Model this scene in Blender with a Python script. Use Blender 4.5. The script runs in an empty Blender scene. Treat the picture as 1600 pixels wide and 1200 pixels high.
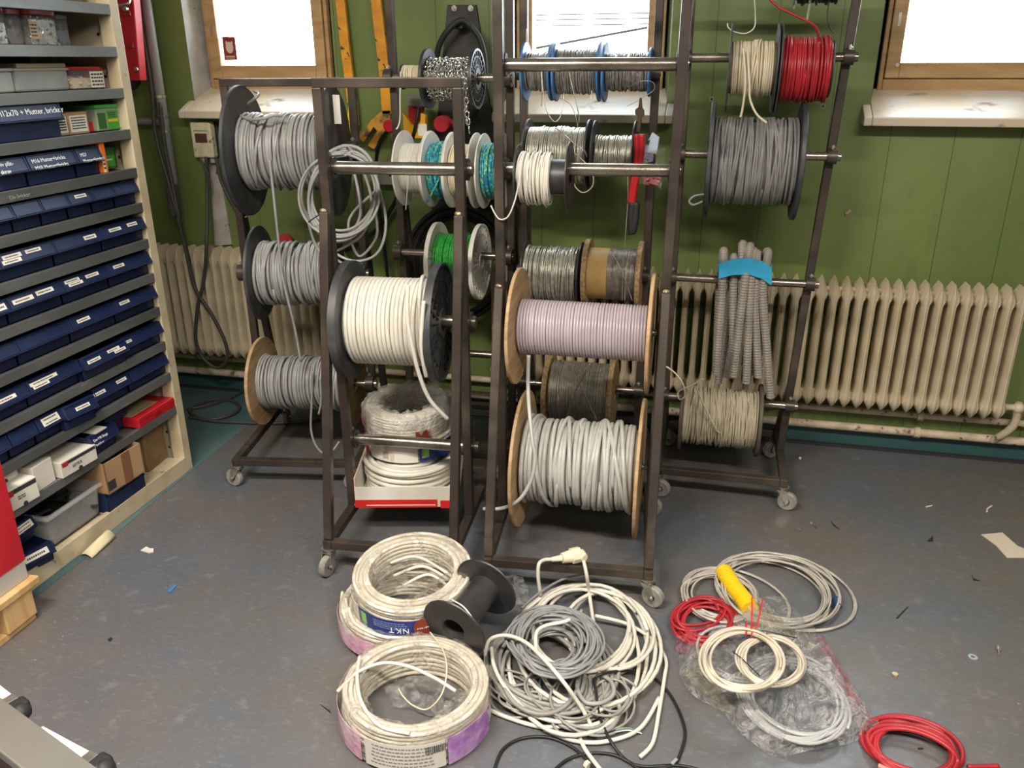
import bpy, math, random
import numpy as np
from mathutils import Vector, Matrix
R_ = math.radians
rnd = random.Random(7)
scene = bpy.context.scene
COL = scene.collection
PI = math.pi

# ---------------------------------------------------------------- camera
FPX, PITCH, YAW, ROLL, EYE = 1294.7, 21.35, 13.61, -0.325, 1.65
_t, _p, _r = R_(PITCH), R_(YAW), R_(ROLL)
CF = np.array([-math.sin(_p)*math.cos(_t), math.cos(_p)*math.cos(_t), -math.sin(_t)])
_r0 = np.array([math.cos(_p), math.sin(_p), 0.]); _u0 = np.cross(_r0, CF)
CR = _r0*math.cos(_r) + _u0*math.sin(_r); CU = np.cross(CR, CF)
EYEP = np.array([0., 0., EYE])
cam_data = bpy.data.cameras.new('camera'); cam = bpy.data.objects.new('camera', cam_data); COL.objects.link(cam)
cam_data.sensor_width = 36.0; cam_data.lens = 36.0*FPX/1600.0; cam_data.clip_start = 0.05; cam_data.clip_end = 200
cam.matrix_world = Matrix(((CR[0], CU[0], -CF[0], 0), (CR[1], CU[1], -CF[1], 0), (CR[2], CU[2], -CF[2], EYE), (0, 0, 0, 1)))
scene.camera = cam

# ---------------------------------------------------------------- sky, lamps, exposure
world = bpy.data.worlds.new('overcast_sky'); scene.world = world; world.use_nodes = True
bg = world.node_tree.nodes['Background']; bg.inputs[0].default_value = (0.83, 0.92, 1.0, 1); bg.inputs[1].default_value = 15.0
scene.view_settings.view_transform = 'Standard'; scene.view_settings.look = 'None'
scene.view_settings.exposure = 0.0; scene.view_settings.gamma = 1.0; scene.view_settings.use_curve_mapping = False
try:
    scene.cycles.max_bounces = 8; scene.cycles.diffuse_bounces = 4; scene.cycles.glossy_bounces = 3
    scene.cycles.transmission_bounces = 4; scene.cycles.transparent_max_bounces = 16
    scene.cycles.sample_clamp_indirect = 6.0; scene.cycles.caustics_reflective = False; scene.cycles.caustics_refractive = False
    scene.cycles.use_denoising = True
except Exception: pass

def area(name, loc, rot, sx, sy, power, col=(1, 1, 1), portal=False):
    d = bpy.data.lights.new(name, 'AREA'); d.shape = 'RECTANGLE'; d.size = sx; d.size_y = sy; d.energy = power; d.color = col
    if portal: d.cycles.is_portal = True
    o = bpy.data.objects.new(name, d); COL.objects.link(o); o.location = loc; o.rotation_euler = rot
    return o
# fluorescent ceiling battens of the workshop (their light; the fittings are built with the room)
WARM = (1.0, 0.92, 0.81)
LAMPS = [(-1.25, 0.45), (0.95, 0.15), (3.1, 0.15), (-1.25, -1.9), (0.95, -1.9), (3.1, -1.9)]
for i, (x, y) in enumerate(LAMPS):
    area('batten_light', (x, y, 2.985), (0, 0, 0), 1.45, 0.16, (158, 116, 18, 14, 14, 10)[i], WARM)
# window openings, x0, x1
WINS = [(-2.43, -1.70), (-0.92, -0.22), (0.57, 1.27)]
for x0, x1 in WINS:
    area('window_portal', ((x0+x1)/2, 4.02, 2.1), (R_(-90), 0, 0), x1-x0, 1.1, 1, portal=True)

# ---------------------------------------------------------------- measuring helpers
def W(x, y, X=None, Y=None, Z=None):
    """the point of the place that shows at pixel x, y and lies at depth Y (or height Z, or side X)"""
    d = CF + CR*(x-800)/FPX - CU*(y-600)/FPX
    if Y is not None: return EYEP + d*(Y/d[1])
    if Z is not None: return EYEP + d*((Z-EYE)/d[2])
    return EYEP + d*(X/d[0])
def depth(p): return float((np.asarray(p)-EYEP) @ CF)
def px2m(n, p): return n*depth(p)/FPX

# ---------------------------------------------------------------- materials
MATS = {}
def mat(name, c, rough=.5, metal=0., c2=None, ns=8., lo=.42, hi=.62, bump=0., bs=80., spec=.5, c3=None, ns3=30., lo3=.6, hi3=.68,
        stretch=(1, 1, 1), alpha=None, trans=0., emit=0., rvar=0., det=5.):
    if name in MATS: return MATS[name]
    m = bpy.data.materials.new(name); m.use_nodes = True; nt = m.node_tree; b = nt.nodes['Principled BSDF']
    b.inputs['Base Color'].default_value = (*c, 1); b.inputs['Roughness'].default_value = rough; b.inputs['Metallic'].default_value = metal
    b.inputs['Specular IOR Level'].default_value = spec
    if alpha is not None: b.inputs['Alpha'].default_value = alpha
    if trans: b.inputs['Transmission Weight'].default_value = trans
    if emit: b.inputs['Emission Color'].default_value = (*c, 1); b.inputs['Emission Strength'].default_value = emit
    tc = None
    def coord():
        nonlocal tc
        if tc is None:
            t = nt.nodes.new('ShaderNodeTexCoord'); mp = nt.nodes.new('ShaderNodeMapping'); mp.inputs['Scale'].default_value = stretch
            nt.links.new(t.outputs['Object'], mp.inputs['Vector']); tc = mp.outputs['Vector']
        return tc
    def noise(sc, d=det):
        n = nt.nodes.new('ShaderNodeTexNoise'); n.inputs['Scale'].default_value = sc; n.inputs['Detail'].default_value = d
        nt.links.new(coord(), n.inputs['Vector']); return n.outputs['Fac']
    def ramp(f, a, z):
        r = nt.nodes.new('ShaderNodeMapRange'); r.inputs['From Min'].default_value = a; r.inputs['From Max'].default_value = z
        nt.links.new(f, r.inputs['Value']); return r.outputs['Result']
    def mix(f, a, z):
        x = nt.nodes.new('ShaderNodeMix'); x.data_type = 'RGBA'
        nt.links.new(f, x.inputs[0])
        for sock, v in ((x.inputs[6], a), (x.inputs[7], z)):
            if isinstance(v, tuple): sock.default_value = (*v, 1)
            else: nt.links.new(v, sock)
        return x.outputs[2]
    cur = c
    if c2 is not None: cur = mix(ramp(noise(ns), lo, hi), c, c2)
    if c3 is not None: cur = mix(ramp(noise(ns3), lo3, hi3), cur, c3)
    if not isinstance(cur, tuple): nt.links.new(cur, b.inputs['Base Color'])
    if rvar:
        r = nt.nodes.new('ShaderNodeMapRange'); r.inputs['To Min'].default_value = rough-rvar; r.inputs['To Max'].default_value = rough+rvar
        r.inputs['From Min'].default_value = .3; r.inputs['From Max'].default_value = .7
        nt.links.new(noise(ns*2.3), r.inputs['Value']); nt.links.new(r.outputs['Result'], b.inputs['Roughness'])
    if bump:
        bn = nt.nodes.new('ShaderNodeBump'); bn.inputs['Strength'].default_value = bump; bn.inputs['Distance'].default_value = .01
        nt.links.new(noise(bs), bn.inputs['Height']); nt.links.new(bn.outputs['Normal'], b.inputs['Normal'])
    MATS[name] = m
    return m
def film(name, tint=(1, 1, 1), lo=.06, hi=.42, sc=14., bump=.9):
    """thin crinkled clear film"""
    if name in MATS: return MATS[name]
    m = bpy.data.materials.new(name); m.use_nodes = True; nt = m.node_tree; b = nt.nodes['Principled BSDF']; out = nt.nodes['Material Output']
    b.inputs['Base Color'].default_value = (.75*tint[0], .75*tint[1], .75*tint[2], 1); b.inputs['Roughness'].default_value = .12
    b.inputs['Specular IOR Level'].default_value = .9
    tr = nt.nodes.new('ShaderNodeBsdfTransparent'); tr.inputs[0].default_value = (.96*tint[0], .96*tint[1], .96*tint[2], 1)
    t = nt.nodes.new('ShaderNodeTexCoord'); n = nt.nodes.new('ShaderNodeTexNoise'); n.inputs['Scale'].default_value = sc; n.inputs['Detail'].default_value = 6
    n.inputs['Distortion'].default_value = 1.6
    nt.links.new(t.outputs['Object'], n.inputs['Vector'])
    r = nt.nodes.new('ShaderNodeMapRange'); r.inputs['From Min'].default_value = .42; r.inputs['From Max'].default_value = .72
    r.inputs['To Min'].default_value = lo; r.inputs['To Max'].default_value = hi
    nt.links.new(n.outputs['Fac'], r.inputs['Value'])
    n2 = nt.nodes.new('ShaderNodeTexNoise'); n2.inputs['Scale'].default_value = sc*2.5; n2.inputs['Distortion'].default_value = 2.5; n2.inputs['Detail'].default_value = 3
    nt.links.new(t.outputs['Object'], n2.inputs['Vector'])
    bn = nt.nodes.new('ShaderNodeBump'); bn.inputs['Strength'].default_value = bump; bn.inputs['Distance'].default_value = .035
    nt.links.new(n2.outputs['Fac'], bn.inputs['Height']); nt.links.new(bn.outputs['Normal'], b.inputs['Normal'])
    mx = nt.nodes.new('ShaderNodeMixShader'); nt.links.new(r.outputs['Result'], mx.inputs[0]); nt.links.new(tr.outputs[0], mx.inputs[1])
    nt.links.new(b.outputs[0], mx.inputs[2]); nt.links.new(mx.outputs[0], out.inputs['Surface'])
    MATS[name] = m
    return m

steel = mat('mill_scale_steel', (.064, .050, .042), .40, .5, c2=(.145, .112, .088), ns=5, lo=.5, hi=.75, c3=(.04, .034, .032), ns3=11, lo3=.58, hi3=.72, rvar=.08)
weldm = mat('weld_bead', (.42, .33, .22), .3, .8, bump=.4, bs=200)
bright = mat('bright_steel_pipe', (.36, .32, .27), .27, .9, c2=(.20, .17, .14), ns=6, stretch=(1, 1, 1), rvar=.06)
zinc = mat('zinc_plate', (.62, .60, .54), .3, .85, c2=(.45, .42, .36), ns=20)
tyre = mat('grey_rubber_tyre', (.30, .29, .26), .7, c2=(.2, .19, .17), ns=25)
black = mat('black_plastic', (.022, .022, .024), .42, c2=(.04, .04, .042), ns=12)
blackdusty = mat('dusty_black_plastic', (.035, .036, .04), .5, c2=(.085, .085, .088), ns=9, lo=.45, hi=.7)
rubber = mat('black_rubber', (.018, .018, .018), .6)
ply = mat('plywood', (.50, .335, .175), .6, c2=(.38, .24, .12), ns=7, stretch=(1, 1, 6), c3=(.24, .14, .07), ns3=16, lo3=.66, hi3=.74)
chip = mat('raw_chipboard', (.46, .315, .16), .75, c2=(.28, .175, .08), ns=70, lo=.4, hi=.6, bump=.4, bs=120)
whitep = mat('white_plastic', (.74, .72, .66), .42, c2=(.62, .59, .52), ns=10)
bluep = mat('blue_plastic_spool', (.05, .16, .38), .4, c2=(.09, .24, .5), ns=8)
binblue = mat('navy_bin_plastic', (.0085, .016, .058), .36, c2=(.013, .023, .07), ns=6)
C_grey = mat('cable_grey', (.33, .335, .33), .42, c2=(.27, .27, .265), ns=14)
C_lgrey = mat('cable_light_grey', (.36, .365, .355), .38, c2=(.30, .30, .29), ns=14)
C_pale = mat('cable_pale_grey', (.47, .475, .44), .38, c2=(.40, .40, .37), ns=14)
C_dgrey = mat('cable_mid_grey', (.265, .265, .255), .42, c2=(.20, .20, .19), ns=14)
C_white = mat('cable_white', (.70, .675, .60), .36, c2=(.62, .585, .50), ns=9)
C_cream = mat('cable_cream', (.72, .64, .47), .38, c2=(.63, .54, .38), ns=12)
C_beige = mat('cable_beige', (.60, .53, .39), .45, c2=(.46, .39, .28), ns=14)
C_lilac = mat('cable_lilac_grey', (.46, .40, .44), .32, c2=(.40, .345, .375), ns=10)
C_red = mat('cable_red', (.42, .022, .032), .38, c2=(.33, .018, .025), ns=10)
C_black = mat('cable_black', (.012, .012, .013), .4)
C_clear = mat('clear_hose', (.50, .46, .40), .22, c2=(.40, .365, .32), ns=10, spec=.8)
C_milky = mat('milky_hose', (.66, .59, .48), .26, c2=(.54, .47, .37), ns=10, spec=.7)
wire_s = mat('galvanised_wire', (.66, .63, .53), .36, .6, c2=(.46, .44, .38), ns=60)
wire_d = mat('dark_steel_wire', (.44, .42, .38), .38, .6, c2=(.30, .28, .26), ns=60)
chainm = mat('zinc_chain', (.66, .65, .60), .25, .9)
red = mat('red_paint', (.56, .018, .03), .38, c2=(.46, .012, .022), ns=7)
redp = mat('red_plastic', (.38, .02, .025), .45)
yellow = mat('orange_yellow_paint', (.80, .36, .02), .5, c2=(.62, .25, .015), ns=14, c3=(.05, .035, .02), ns3=26, lo3=.62, hi3=.66)
yellow2 = mat('yellow_paint', (.80, .56, .03), .5, c3=(.06, .05, .02), ns3=40, lo3=.62, hi3=.66)
cardb = mat('cardboard', (.42, .27, .14), .8, c2=(.36, .22, .11), ns=6)
wcard = mat('white_card', (.72, .69, .62), .65, c2=(.62, .58, .5), ns=7)
paper = mat('label_paper', (.80, .78, .70), .7, c2=(.70, .67, .58), ns=12)
ink = mat('print_ink', (.03, .03, .035), .7)
chalk = mat('white_marker', (.80, .82, .85), .7)
greenb = mat('green_box_print', (.05, .36, .03), .45)
orange = mat('orange_card', (.80, .17, .02), .5)
shelfm = mat('galvanised_shelf', (.20, .21, .205), .40, .45, c2=(.13, .135, .13), ns=6, stretch=(1, .3, 1), c3=(.42, .42, .40), ns3=20, lo3=.66, hi3=.8)
beige = mat('beige_enamel', (.62, .53, .36), .45, c2=(.52, .43, .28), ns=9, c3=(.30, .23, .14), ns3=35, lo3=.66, hi3=.72)
clearp = mat('clear_plastic_tub', (.60, .61, .60), .22, alpha=.30)
frost = mat('translucent_box_plastic', (.36, .38, .36), .4, c2=(.30, .31, .30), ns=8)
alu = mat('aluminium', (.40, .38, .34), .38, .7, c2=(.32, .30, .27), ns=5, stretch=(1, .2, 1))
wood = mat('pine_wood', (.66, .43, .20), .65, c2=(.52, .31, .13), ns=5, stretch=(1, 6, 1), c3=(.30, .13, .05), ns3=9, lo3=.70, hi3=.78)
FILM = film('clear_film')
FILM2 = film('bag_film', lo=.13, hi=.52, sc=12., bump=1.0)
FILMW = film('milky_film', tint=(1, .97, .92), lo=.12, hi=.50, sc=12., bump=.9)

# ---------------------------------------------------------------- mesh helpers
class MB:
    """collects shapes of ONE part"""
    def __init__(s): s.v = []; s.f = []; s.n = 0; s.mi = []; s.cur = 0
    def add(s, V, F):
        V = np.asarray(V, float).reshape(-1, 3); s.v.append(V)
        s.f += [tuple(i+s.n for i in q) for q in F]; s.mi += [s.cur]*len(F); s.n += len(V); return s
    def box(s, c, size, Rm=None):
        h = np.array(size)/2; V = np.array([[x, y, z] for x in (-1, 1) for y in (-1, 1) for z in (-1, 1)])*h
        if Rm is not None: V = V @ np.asarray(Rm).T
        return s.add(V+np.array(c), [(0, 1, 3, 2), (4, 6, 7, 5), (0, 4, 5, 1), (2, 3, 7, 6), (0, 2, 6, 4), (1, 5, 7, 3)])
    def b2(s, lo, hi): lo = np.array(lo, float); hi = np.array(hi, float); return s.box((lo+hi)/2, hi-lo)
    def beam(s, p0, p1, w, h, up=(0, 0, 1)):
        p0 = np.array(p0, float); p1 = np.array(p1, float); d = p1-p0; L = np.linalg.norm(d); d /= L
        up = np.array(up, float); x = np.cross(d, up); x /= np.linalg.norm(x); z = np.cross(x, d)
        return s.box((p0+p1)/2, (w, L, h), np.array([x, d, z]).T)
    def tube(s, P, r, seg=6, closed=False, N=None, caps=True):
        P = np.asarray(P, float); n = len(P)
        if np.isscalar(r): r = np.full(n, r)
        if closed: T = np.roll(P, -1, 0)-np.roll(P, 1, 0)
        else: T = np.gradient(P, axis=0)
        T /= np.linalg.norm(T, axis=1)[:, None]+1e-12
        if N is None:
            N = np.zeros_like(P); a = np.array([0, 0, 1.]) if abs(T[0][2]) < .9 else np.array([1., 0, 0])
            v = a-T[0]*(a@T[0]); v /= np.linalg.norm(v)
            for i in range(n):
                v = v-T[i]*(v@T[i]); v /= np.linalg.norm(v)+1e-12; N[i] = v
        else:
            N = N-T*np.sum(N*T, 1)[:, None]; N /= np.linalg.norm(N, axis=1)[:, None]+1e-12
        B = np.cross(T, N); a = np.arange(seg)*2*PI/seg
        V = P[:, None, :]+r[:, None, None]*(np.cos(a)[None, :, None]*N[:, None, :]+np.sin(a)[None, :, None]*B[:, None, :])
        F = []; m = n if closed else n-1
        for i in range(m):
            o = i*seg; q = ((i+1) % n)*seg
            for j in range(seg):
                k = (j+1) % seg; F.append((o+j, o+k, q+k, q+j))
        if caps and not closed:
            F.append(tuple(range(seg-1, -1, -1))); F.append(tuple(range((n-1)*seg, n*seg)))
        return s.add(V, F)
    def cyl(s, p0, p1, r, seg=20, r1=None): return s.tube([p0, p1], np.array([r, r if r1 is None else r1]), seg)
    def lathe(s, prof, seg=40, axis='x', closed=True, c=(0, 0, 0), rough=0.):
        """prof: (along, radius) pairs turned about an axis"""
        n = len(prof); V = []
        for i in range(seg):
            a = 2*PI*i/seg
            for (h, r) in prof:
                u, v = r*math.cos(a), r*math.sin(a)
                V.append((h, u, v) if axis == 'x' else ((u, v, h) if axis == 'z' else (u, h, v)))
        F = []; m = n if closed else n-1
        for i in range(seg):
            o = i*n; q = ((i+1) % seg)*n
            for j in range(m):
                k = (j+1) % n; F.append((o+j, o+k, q+k, q+j))
        return s.add(np.array(V)+np.array(c), F)
    def prism(s, poly, d):
        """planar polygon (3-D points) pushed along d"""
        P = np.asarray(poly, float); n = len(P); d = np.array(d, float)
        F = [tuple(range(n-1, -1, -1)), tuple(range(n, 2*n))]+[(i, (i+1) % n, n+(i+1) % n, n+i) for i in range(n)]
        return s.add(np.vstack([P, P+d]), F)
    def sphere(s, c, r, seg=12, rings=8):
        V = []; F = []
        for i in range(rings+1):
            t = PI*i/rings
            for j in range(seg):
                a = 2*PI*j/seg; V.append((math.sin(t)*math.cos(a), math.sin(t)*math.sin(a), math.cos(t)))
        for i in range(rings):
            for j in range(seg):
                k = (j+1) % seg; F.append((i*seg+j, (i+1)*seg+j, (i+1)*seg+k, i*seg+k))
        r = np.array(r, float) if not np.isscalar(r) else np.array([r]*3)
        return s.add(np.array(V)*r+np.array(c), F)
    def grid(s, fn, nu, nv, cu=False, cv=False):
        V = [fn(i/(nu if cu else nu-1), j/(nv if cv else nv-1)) for i in range(nu) for j in range(nv)]; F = []
        for i in range(nu if cu else nu-1):
            for j in range(nv if cv else nv-1):
                a, b = i, (i+1) % nu; c, d = j, (j+1) % nv; F.append((a*nv+c, b*nv+c, b*nv+d, a*nv+d))
        return s.add(V, F)

MW = {}
def inv(o):
    while o is not None:
        if o.name in MW: return MW[o.name][1]
        o = o.parent
    return np.eye(4)
def part(name, mb, m, parent=None, local=False, smooth=None, bevel=0., bseg=2, solid=0., sub=0):
    """link what MB holds as ONE mesh object (points given in the place's own coordinates unless local)"""
    V = np.vstack(mb.v)
    if parent is not None and not local:
        I = inv(parent); V = V @ I[:3, :3].T+I[:3, 3]
    me = bpy.data.meshes.new(name); me.from_pydata(V.tolist(), [], mb.f)
    ms = m if isinstance(m, (list, tuple)) else [m]
    for q in ms: me.materials.append(q)
    if len(ms) > 1: me.polygons.foreach_set('material_index', mb.mi)
    if smooth: me.polygons.foreach_set('use_smooth', [True]*len(me.polygons))
    if smooth and smooth != 'all':
        try: me.set_sharp_from_angle(angle=R_(smooth if smooth is not True else 40))
        except Exception: pass
    me.update()
    o = bpy.data.objects.new(name, me); COL.objects.link(o)
    if parent is not None: o.parent = parent
    if bevel:
        b = o.modifiers.new('edge', 'BEVEL'); b.width = bevel; b.segments = bseg; b.limit_method = 'ANGLE'; b.angle_limit = R_(35)
    if solid:
        b = o.modifiers.new('thick', 'SOLIDIFY'); b.thickness = solid; b.offset = 0
    if sub:
        b = o.modifiers.new('soft', 'SUBSURF'); b.levels = sub; b.render_levels = sub
    return o
def tag(o, label, cat, group=None, kind=None):
    if label: o['label'] = label
    if cat: o['category'] = cat
    if group: o['group'] = group
    if kind: o['kind'] = kind
    return o
def thing(name, label, cat, loc=(0, 0, 0), Rm=None, group=None):
    o = bpy.data.objects.new(name, None); COL.objects.link(o); o.empty_display_size = .05
    M4 = np.eye(4); M4[:3, 3] = np.array(loc, float)
    if Rm is not None: M4[:3, :3] = Rm
    o.matrix_world = Matrix(M4.tolist()); MW[o.name] = (M4, np.linalg.inv(M4))
    return tag(o, label, cat, group)
def single(name, mb, m, label, cat, group=None, **k):
    """a thing that is one mesh; its origin goes to its base"""
    V = np.vstack(mb.v); base = np.array([(V[:, 0].min()+V[:, 0].max())/2, (V[:, 1].min()+V[:, 1].max())/2, V[:, 2].min()])
    mb.v = [q-base for q in mb.v]
    o = part(name, mb, m, None, **k); o.location = base
    M4 = np.eye(4); M4[:3, 3] = base; MW[o.name] = (M4, np.linalg.inv(M4))
    return tag(o, label, cat, group)
def struct(name, mb, m, **k):
    o = part(name, mb, m, None, **k); o['kind'] = 'structure'; return o
def axes(x, up=(0, 0, 1)):
    """rotation whose local x runs along x"""
    x = np.array(x, float); x /= np.linalg.norm(x); z = np.array(up, float); z = z-x*(z@x); z /= np.linalg.norm(z)
    return np.array([x, np.cross(z, x), z]).T
def rot(ax, deg): return np.array(Matrix.Rotation(R_(deg), 3, ax))
def spline(P, k=8, closed=False):
    """smooth curve through points"""
    P = np.asarray(P, float); n = len(P); out = []
    rng = range(n if closed else n-1)
    for i in rng:
        g = (lambda j: P[j % n]) if closed else (lambda j: P[min(max(j, 0), n-1)])
        a, b, c, d = g(i-1), g(i), g(i+1), g(i+2)
        for q in range(k):
            t = q/k; out.append(.5*((2*b)+(c-a)*t+(2*a-5*b+4*c-d)*t*t+(3*b-a-3*c+d)*t**3))
    if not closed: out.append(P[-1])
    return np.array(out)
def smooth_noise(n, step, amp, r=rnd):
    k = max(2, int(n/step)+3); q = np.array([r.uniform(-amp, amp) for _ in range(k)])
    x = np.arange(n)/step; i = np.minimum(x.astype(int), k-2); t = x-i; t = t*t*(3-2*t)
    return q[i]*(1-t)+q[i+1]*t
def text(body, parent, origin, right, up, size, m, name='lettering', align='LEFT', ext=.0004):
    """raised lettering lying in the plane of right and up"""
    c = bpy.data.curves.new(name, 'FONT'); c.body = body; c.size = size; c.extrude = ext; c.align_x = align; c.resolution_u = 2
    c.materials.append(m); tmp = bpy.data.objects.new(name+'_curve', c); COL.objects.link(tmp)
    me = bpy.data.meshes.new_from_object(tmp); bpy.data.objects.remove(tmp); bpy.data.curves.remove(c)
    o = bpy.data.objects.new(name, me); COL.objects.link(o)
    r = np.array(right, float); r /= np.linalg.norm(r); u = np.array(up, float); u = u-r*(u@r); u /= np.linalg.norm(u)
    M4 = np.eye(4); M4[:3, 0] = r; M4[:3, 1] = u; M4[:3, 2] = np.cross(r, u); M4[:3, 3] = origin
    o.parent = parent; o.matrix_local = Matrix((inv(parent) @ M4).tolist())
    return o
# ================================================================ the room
YW, XL, XR, YB, HC = 3.681, -3.0, 4.2, -3.2, 3.0
def wall_mat():
    m = mat('green_painted_boards', (.120, .172, .044), .42, c2=(.195, .245, .080), ns=2.2, lo=.35, hi=.7, c3=(.045, .06, .022), ns3=3.3, lo3=.60, hi3=.80, stretch=(1, 1, .45), bump=.25, bs=9)
    nt = m.node_tree; b = nt.nodes['Principled BSDF']
    # board joints: narrow dark grooves every 14 cm, with a soft bump
    tc = nt.nodes.new('ShaderNodeTexCoord'); sp = nt.nodes.new('ShaderNodeSeparateXYZ'); nt.links.new(tc.outputs['Object'], sp.inputs[0])
    def mth(op, a, bb=None):
        n = nt.nodes.new('ShaderNodeMath'); n.operation = op
        for i, v in enumerate((a, bb)):
            if v is None: continue
            if isinstance(v, (int, float)): n.inputs[i].default_value = v
            else: nt.links.new(v, n.inputs[i])
        return n.outputs[0]
    fr = mth('FRACT', mth('MULTIPLY', mth('ADD', sp.outputs[0], 10.03), 1/.235))
    line = mth('LESS_THAN', mth('ABSOLUTE', mth('SUBTRACT', fr, .5)), .006)
    old = b.inputs['Base Color'].links[0].from_socket
    mx = nt.nodes.new('ShaderNodeMix'); mx.data_type = 'RGBA'; nt.links.new(mth('MULTIPLY', line, .75), mx.inputs[0]); nt.links.new(old, mx.inputs[6]); mx.inputs[7].default_value = (.02, .03, .01, 1)
    # teal painted foot of the wall
    low = mth('LESS_THAN', sp.outputs[2], .102)
    mx2 = nt.nodes.new('ShaderNodeMix'); mx2.data_type = 'RGBA'; nt.links.new(low, mx2.inputs[0]); nt.links.new(mx.outputs[2], mx2.inputs[6]); mx2.inputs[7].default_value = (.03, .085, .09, 1)
    nt.links.new(mx2.outputs[2], b.inputs['Base Color'])
    return m
green = wall_mat()
plaster = mat('white_plaster', (.86, .84, .82), .8, c2=(.72, .69, .66), ns=12, c3=(.25, .22, .2), ns3=70, lo3=.66, hi3=.72)
ceilm = mat('ceiling_white', (.36, .355, .33), .8)
pale = mat('pale_wall', (.20, .20, .17), .8)
def floor_mat():
    m = mat('painted_floor', (.100, .109, .127), .38, c2=(.120, .110, .100), ns=2.0, lo=.38, hi=.62, c3=(.20, .195, .19), ns3=15, lo3=.60, hi3=.86, rvar=.09, bump=.10, bs=22, det=9, spec=.62)
    nt = m.node_tree; b = nt.nodes['Principled BSDF']
    tc = nt.nodes.new('ShaderNodeTexCoord')
    # fine pale scuffs and specks trodden into the paint
    mp = nt.nodes.new('ShaderNodeMapping'); mp.inputs['Scale'].default_value = (14, 34, 1); mp.inputs['Rotation'].default_value = (0, 0, .5); nt.links.new(tc.outputs['Object'], mp.inputs[0])
    n = nt.nodes.new('ShaderNodeTexNoise'); n.inputs['Scale'].default_value = 2.2; n.inputs['Detail'].default_value = 10; n.inputs['Roughness'].default_value = .75; n.inputs['Distortion'].default_value = .6
    nt.links.new(mp.outputs[0], n.inputs['Vector'])
    r = nt.nodes.new('ShaderNodeMapRange'); r.inputs['From Min'].default_value = .54; r.inputs['From Max'].default_value = .76; r.inputs['To Max'].default_value = .55; nt.links.new(n.outputs['Fac'], r.inputs['Value'])
    v = nt.nodes.new('ShaderNodeTexVoronoi'); v.inputs['Scale'].default_value = 26; nt.links.new(tc.outputs['Object'], v.inputs['Vector'])
    sp = nt.nodes.new('ShaderNodeMapRange'); sp.inputs['From Min'].default_value = .09; sp.inputs['From Max'].default_value = .05; nt.links.new(v.outputs['Distance'], sp.inputs['Value'])
    g = nt.nodes.new('ShaderNodeSeparateColor'); nt.links.new(v.outputs['Color'], g.inputs[0])
    gt = nt.nodes.new('ShaderNodeMath'); gt.operation = 'GREATER_THAN'; gt.inputs[1].default_value = .93; nt.links.new(g.outputs[0], gt.inputs[0])
    ml = nt.nodes.new('ShaderNodeMath'); ml.operation = 'MULTIPLY'; nt.links.new(gt.outputs[0], ml.inputs[0]); nt.links.new(sp.outputs[0], ml.inputs[1])
    ad = nt.nodes.new('ShaderNodeMath'); ad.operation = 'MAXIMUM'; nt.links.new(r.outputs[0], ad.inputs[0]); nt.links.new(ml.outputs[0], ad.inputs[1])
    old = b.inputs['Base Color'].links[0].from_socket
    mx = nt.nodes.new('ShaderNodeMix'); mx.data_type = 'RGBA'; nt.links.new(ad.outputs[0], mx.inputs[0]); nt.links.new(old, mx.inputs[6]); mx.inputs[7].default_value = (.30, .285, .26, 1)
    nt.links.new(mx.outputs[2], b.inputs['Base Color'])
    return m
floorm = floor_mat()
teal = mat('teal_floor_paint', (.060, .120, .130), .45, c2=(.095, .155, .165), ns=3, c3=(.13, .12, .10), ns3=5, lo3=.62, hi3=.8)

b = MB(); b.b2((XL-.2, YB-.2, -.2), (XR+.2, 4.1, 0)); struct('floor', b, floorm)
b = MB(); b.b2((XL-.2, YB-.2, HC), (XR+.2, 4.1, HC+.1)); struct('ceiling', b, ceilm)
b = MB(); b.b2((XL-.15, YB, 0), (XL, YW+.3, HC)); struct('wall_left', b, pale)
b = MB(); b.b2((XR, YB, 0), (XR+.15, YW+.3, HC)); struct('wall_right', b, pale)
b = MB(); b.b2((XL-.15, YB-.15, 0), (XR+.15, YB, HC)); struct('wall_front', b, pale)
ZS, ZT = 1.43, 2.80      # sill and head of the openings
b = MB(); xs = [XL-.15]+[q for w in WINS for q in w]+[XR+.15]
for i in range(0, len(xs), 2): b.b2((xs[i], YW, 0), (xs[i+1], YW+.36, HC))
for x0, x1 in WINS: b.b2((x0, YW, 0), (x1, YW+.36, ZS)); b.b2((x0, YW, ZT), (x1, YW+.36, HC))
struct('wall_back', b, green)
# teal border painted along the shelving and the radiator wall, a thin coat on the floor
b = MB(); bl = [W(390, 663, Z=0), W(250, 776, Z=0), W(180, 836, Z=0), W(60, 930, Z=0)]
poly = [(bl[0][0], YW, 0), *[(q[0], q[1], 0) for q in bl], (-2.05, 1.2, 0), (-2.6, 1.2, 0), (XL, YW, 0)]
b.prism([(x, y, .0002) for x, y, z in poly], (0, 0, .0012)); struct('trim_1', b, teal)
b = MB(); b.b2((XL, YW-.022, 0), (XR, YW, .012)); struct('baseboard_back', b, mat('black_skirting_strip', (.025, .027, .03), .6))

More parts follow.
